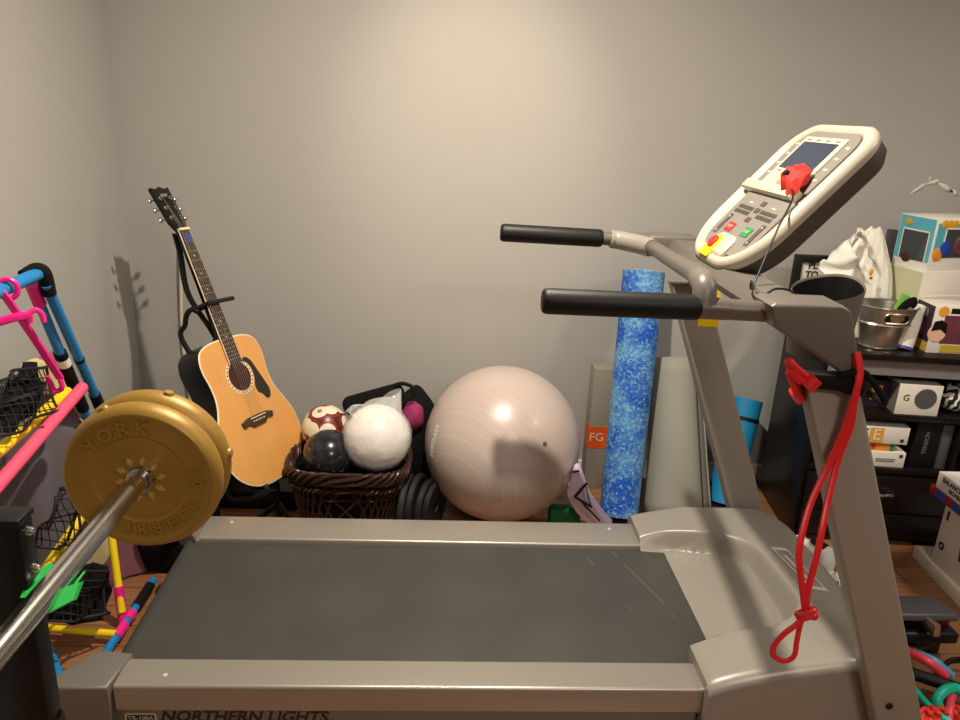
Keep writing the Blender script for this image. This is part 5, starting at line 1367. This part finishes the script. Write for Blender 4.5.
# resistance tubes pile
def rtube(name, px, m, r, label, z=None, group='resistance tubes on the floor'):
    pts = [G(x, y, zz) for x, y, zz in px]
    o = part(lambda b: b.tube(catmull(pts, 8), r, 12), name, m, None); return tag(o, label, 'exercise tube', group)
rtube('exercise_tube', [(895,648,0.02),(915,655,0.05),(930,663,0.05),(946,676,0.02)], M['pinkr'], 0.013, 'coral pink exercise tube, uppermost of the pile on the floor')
rtube('exercise_tube', [(905,648,0.02),(926,656,0.052),(938,663,0.05),(952,675,0.012)], M['skyr'], 0.009, 'light blue exercise tube lying along the pink one')
hd1 = thing('tube_handle', G(935,684,0.03), 'black foam exercise handle lying across the pile of tubes', 'handle')
part(lambda b: b.rod(G(905,671,0.045), G(962,690,0.045), 0.0165, 20, rnd=0.008), 'grip', M['foam'], hd1)
part(lambda b: b.tube(catmull([G(905,671,0.045), G(900,685,0.03), G(914,694,0.02), G(928,692,0.02)],5), 0.005, 8, flat=0.4), 'webbing', M['greyblk'], hd1)
hd1.location.z = 0.012
for ch in hd1.children: ch.data.transform(Matrix.Translation((0,0,0.03-0.012)))
hd2 = thing('tube_handle', G(955,668,0.02), 'black plastic strap handle at the right edge beside the tool case', 'handle')
part(lambda b: b.tube(catmull([G(940,676,0.015), G(946,664,0.035), G(956,660,0.045), G(975,662,0.04), G(985,672,0.015)],5), 0.013, 10, flat=0.5), 'loop', M['black'], hd2)
rtube('exercise_tube', [(941,712,0.012),(937,700,0.04),(944,691,0.055),(955,688,0.05),(962,692,0.045),(975,700,0.02)], M['teal'], 0.0135, 'teal exercise tube arched over the pile')
rtube('exercise_tube', [(948,720,0.02),(950,708,0.035),(951,698,0.035),(958,690,0.02)], M['pinkr'], 0.011, 'coral pink tube end curled inside the teal arch')
rtube('exercise_tube', [(915,690,0.02),(926,703,0.025),(938,714,0.025),(950,722,0.02)], M['teal'], 0.009, 'teal exercise tube running down beside the treadmill upright')
el = MB()
for k in range(9):
    x0 = 917+k*4.2
    el.tube(catmull([G(x0, 722+3*(k%2), 0.012), G(x0+3, 712-2*(k%3), 0.03), G(x0+9, 709+4*(k%2), 0.036), G(x0+12, 720, 0.012)], 5), 0.0058, 8)
tag(el.build('elastic_cord', M['redelastic']), 'tangled red elastic cord at the bottom right', 'cord')
part_ = MB()
for k in range(5): part_.tube(catmull([G(915+k*2,696+k*2.2,0.012), G(925+k*2,703+k*1.6,0.016), G(936+k,706+k*2,0.013)],4), 0.003, 6)
tag(part_.build('grey_webbing', M['greyink']), 'grey ladder-woven webbing strip among the exercise tubes', 'strap')

# sneaker and zebra cloth beyond the hood
shc = G(812, 560, 0.02)
sh = thing('sneaker', (1.27,2.28,0), 'white and black sneaker on the floor behind the treadmill hood', 'shoe')
def sec(b, rows, m=16):
    rings = []
    for (x, hw, z0, z1) in rows:
        rings.append([(x, hw*math.cos(a) , z0+(z1-z0)*(0.5+0.5*math.sin(a))) for a in [2*math.pi*k/m for k in range(m)]])
    loft(b, rings)
so = [(-0.135,0.022,0,0.028),(-0.125,0.036,0,0.030),(-0.05,0.040,0,0.030),(0.05,0.048,0,0.028),(0.11,0.040,0.002,0.028),(0.14,0.018,0.006,0.024)]
uppr = [(-0.130,0.020,0.022,0.085),(-0.115,0.034,0.02,0.115),(-0.06,0.036,0.02,0.108),(0.0,0.040,0.02,0.088),(0.06,0.044,0.02,0.066),(0.11,0.036,0.02,0.050),(0.135,0.016,0.02,0.036)]
def place(fn):
    def g(b):
        fn(b); T = Matrix.Translation((1.285,2.27,0.0)) @ Matrix.Rotation(R(118),4,'Z')
        for v in b.bm.verts: v.co = T @ v.co
    return g
part(place(lambda b: sec(b, so)), 'sole', M['white'], sh, fixn=True)
part(place(lambda b: sec(b, uppr)), 'upper', mat('sneaker_upper', S(232,230,226), 0.6), sh, fixn=True)
part(place(lambda b: [b.tube(catmull([(-0.09,s*0.040,0.040),(-0.02,s*0.043,0.045),(0.03,s*0.042,0.075)],5), 0.006, 8, flat=0.5) for s in (1,-1)]), 'stripe', M['black'], sh)
part(place(lambda b: b.sphere((-0.075,0,0.106), 0.03, 16, sc=(1.3,0.75,0.3))), 'collar', M['black'], sh)
for k in range(4):
    part(place(lambda b: b.tube(catmull([(0.0+k*0.018,-0.030,0.082-k*0.006),(0.0+k*0.018,0,0.096-k*0.007),(0.0+k*0.018,0.030,0.082-k*0.006)],4), 0.003, 6)), 'lace', M['white'], sh)
tag(part(lambda b: b.grid(lambda i, j: (1.20+0.20*i/15, 1.86+0.28*j/15, 0.012+0.055*(math.sin(i*0.5)*math.sin(j*0.42))**2+0.02*math.sin(j*0.9)**2), 16, 16), 'zebra_cloth', M['zebra'], None, solid=0.004), 'black and white zebra print cloth on the floor by the hood', 'cloth')

# ------------------------------------------------------------------ light
def lamp(name, x, y, power, size=0.11, col=(1,0.88,0.70), spread=150, z=CZ-0.012):
    d = bpy.data.lights.new(name, 'AREA'); d.shape = 'DISK'; d.size = size; d.energy = power; d.color = col; d.spread = R(spread)
    o = bpy.data.objects.new(name, d); COL.objects.link(o); o.location = (x, y, z); return o
LC = (1.0, 0.91, 0.79)
lamp('downlight_or_fill', 0.10, 1.60, 52, size=0.055, col=(1.0, 0.90, 0.745), spread=172)
lamp('rear_fill_light', 0.95, -0.9, 37, size=0.8, col=LC, spread=172)  # added soft fill behind the camera, no known lamp
lamp('downlight_or_fill', 2.3, 1.2, 22, size=0.3, col=LC, spread=172)  # added fill brightening the floor and boxes on the right
sd_ = bpy.data.lights.new('spotlight', 'SPOT'); sd_.energy = 42; sd_.color = (1.0, 0.86, 0.60); sd_.spot_size = R(44); sd_.spot_blend = 1.0; sd_.shadow_soft_size = 0.03
so_ = bpy.data.objects.new('spotlight', sd_); COL.objects.link(so_); so_.location = (0.10, 1.60, CZ-0.03)
so_.rotation_euler = (V(472,125,WY)-so_.location).to_track_quat('-Z','Y').to_euler()
w = bpy.data.worlds.new('room_world'); scene.world = w; w.use_nodes = True
w.node_tree.nodes['Background'].inputs[0].default_value = (1,0.95,0.88,1); w.node_tree.nodes['Background'].inputs[1].default_value = 0.05

# ------------------------------------------------------------------ camera
cd = bpy.data.cameras.new('camera'); cam = bpy.data.objects.new('camera', cd); COL.objects.link(cam)
right = Vector((AX[0].x, AX[1].x, AX[2].x)); down = Vector((AX[0].y, AX[1].y, AX[2].y)); fwd = Vector((AX[0].z, AX[1].z, AX[2].z))
up = -down; back = -fwd
cam.matrix_world = Matrix(((right.x,up.x,back.x,0),(right.y,up.y,back.y,0),(right.z,up.z,back.z,HC),(0,0,0,1)))
cd.sensor_fit = 'HORIZONTAL'; cd.sensor_width = 36.0; cd.lens = 36.0*FPX/960.0; cd.clip_start = 0.02
scene.camera = cam
scene.view_settings.view_transform = 'Standard'; scene.view_settings.look = 'None'
scene.view_settings.gamma = 1.0; scene.view_settings.use_curve_mapping = False
scene.view_settings.exposure = 0.0
scene.cycles.max_bounces = 8; scene.cycles.diffuse_bounces = 4; scene.cycles.transparent_max_bounces = 8; scene.cycles.sample_clamp_indirect = 4
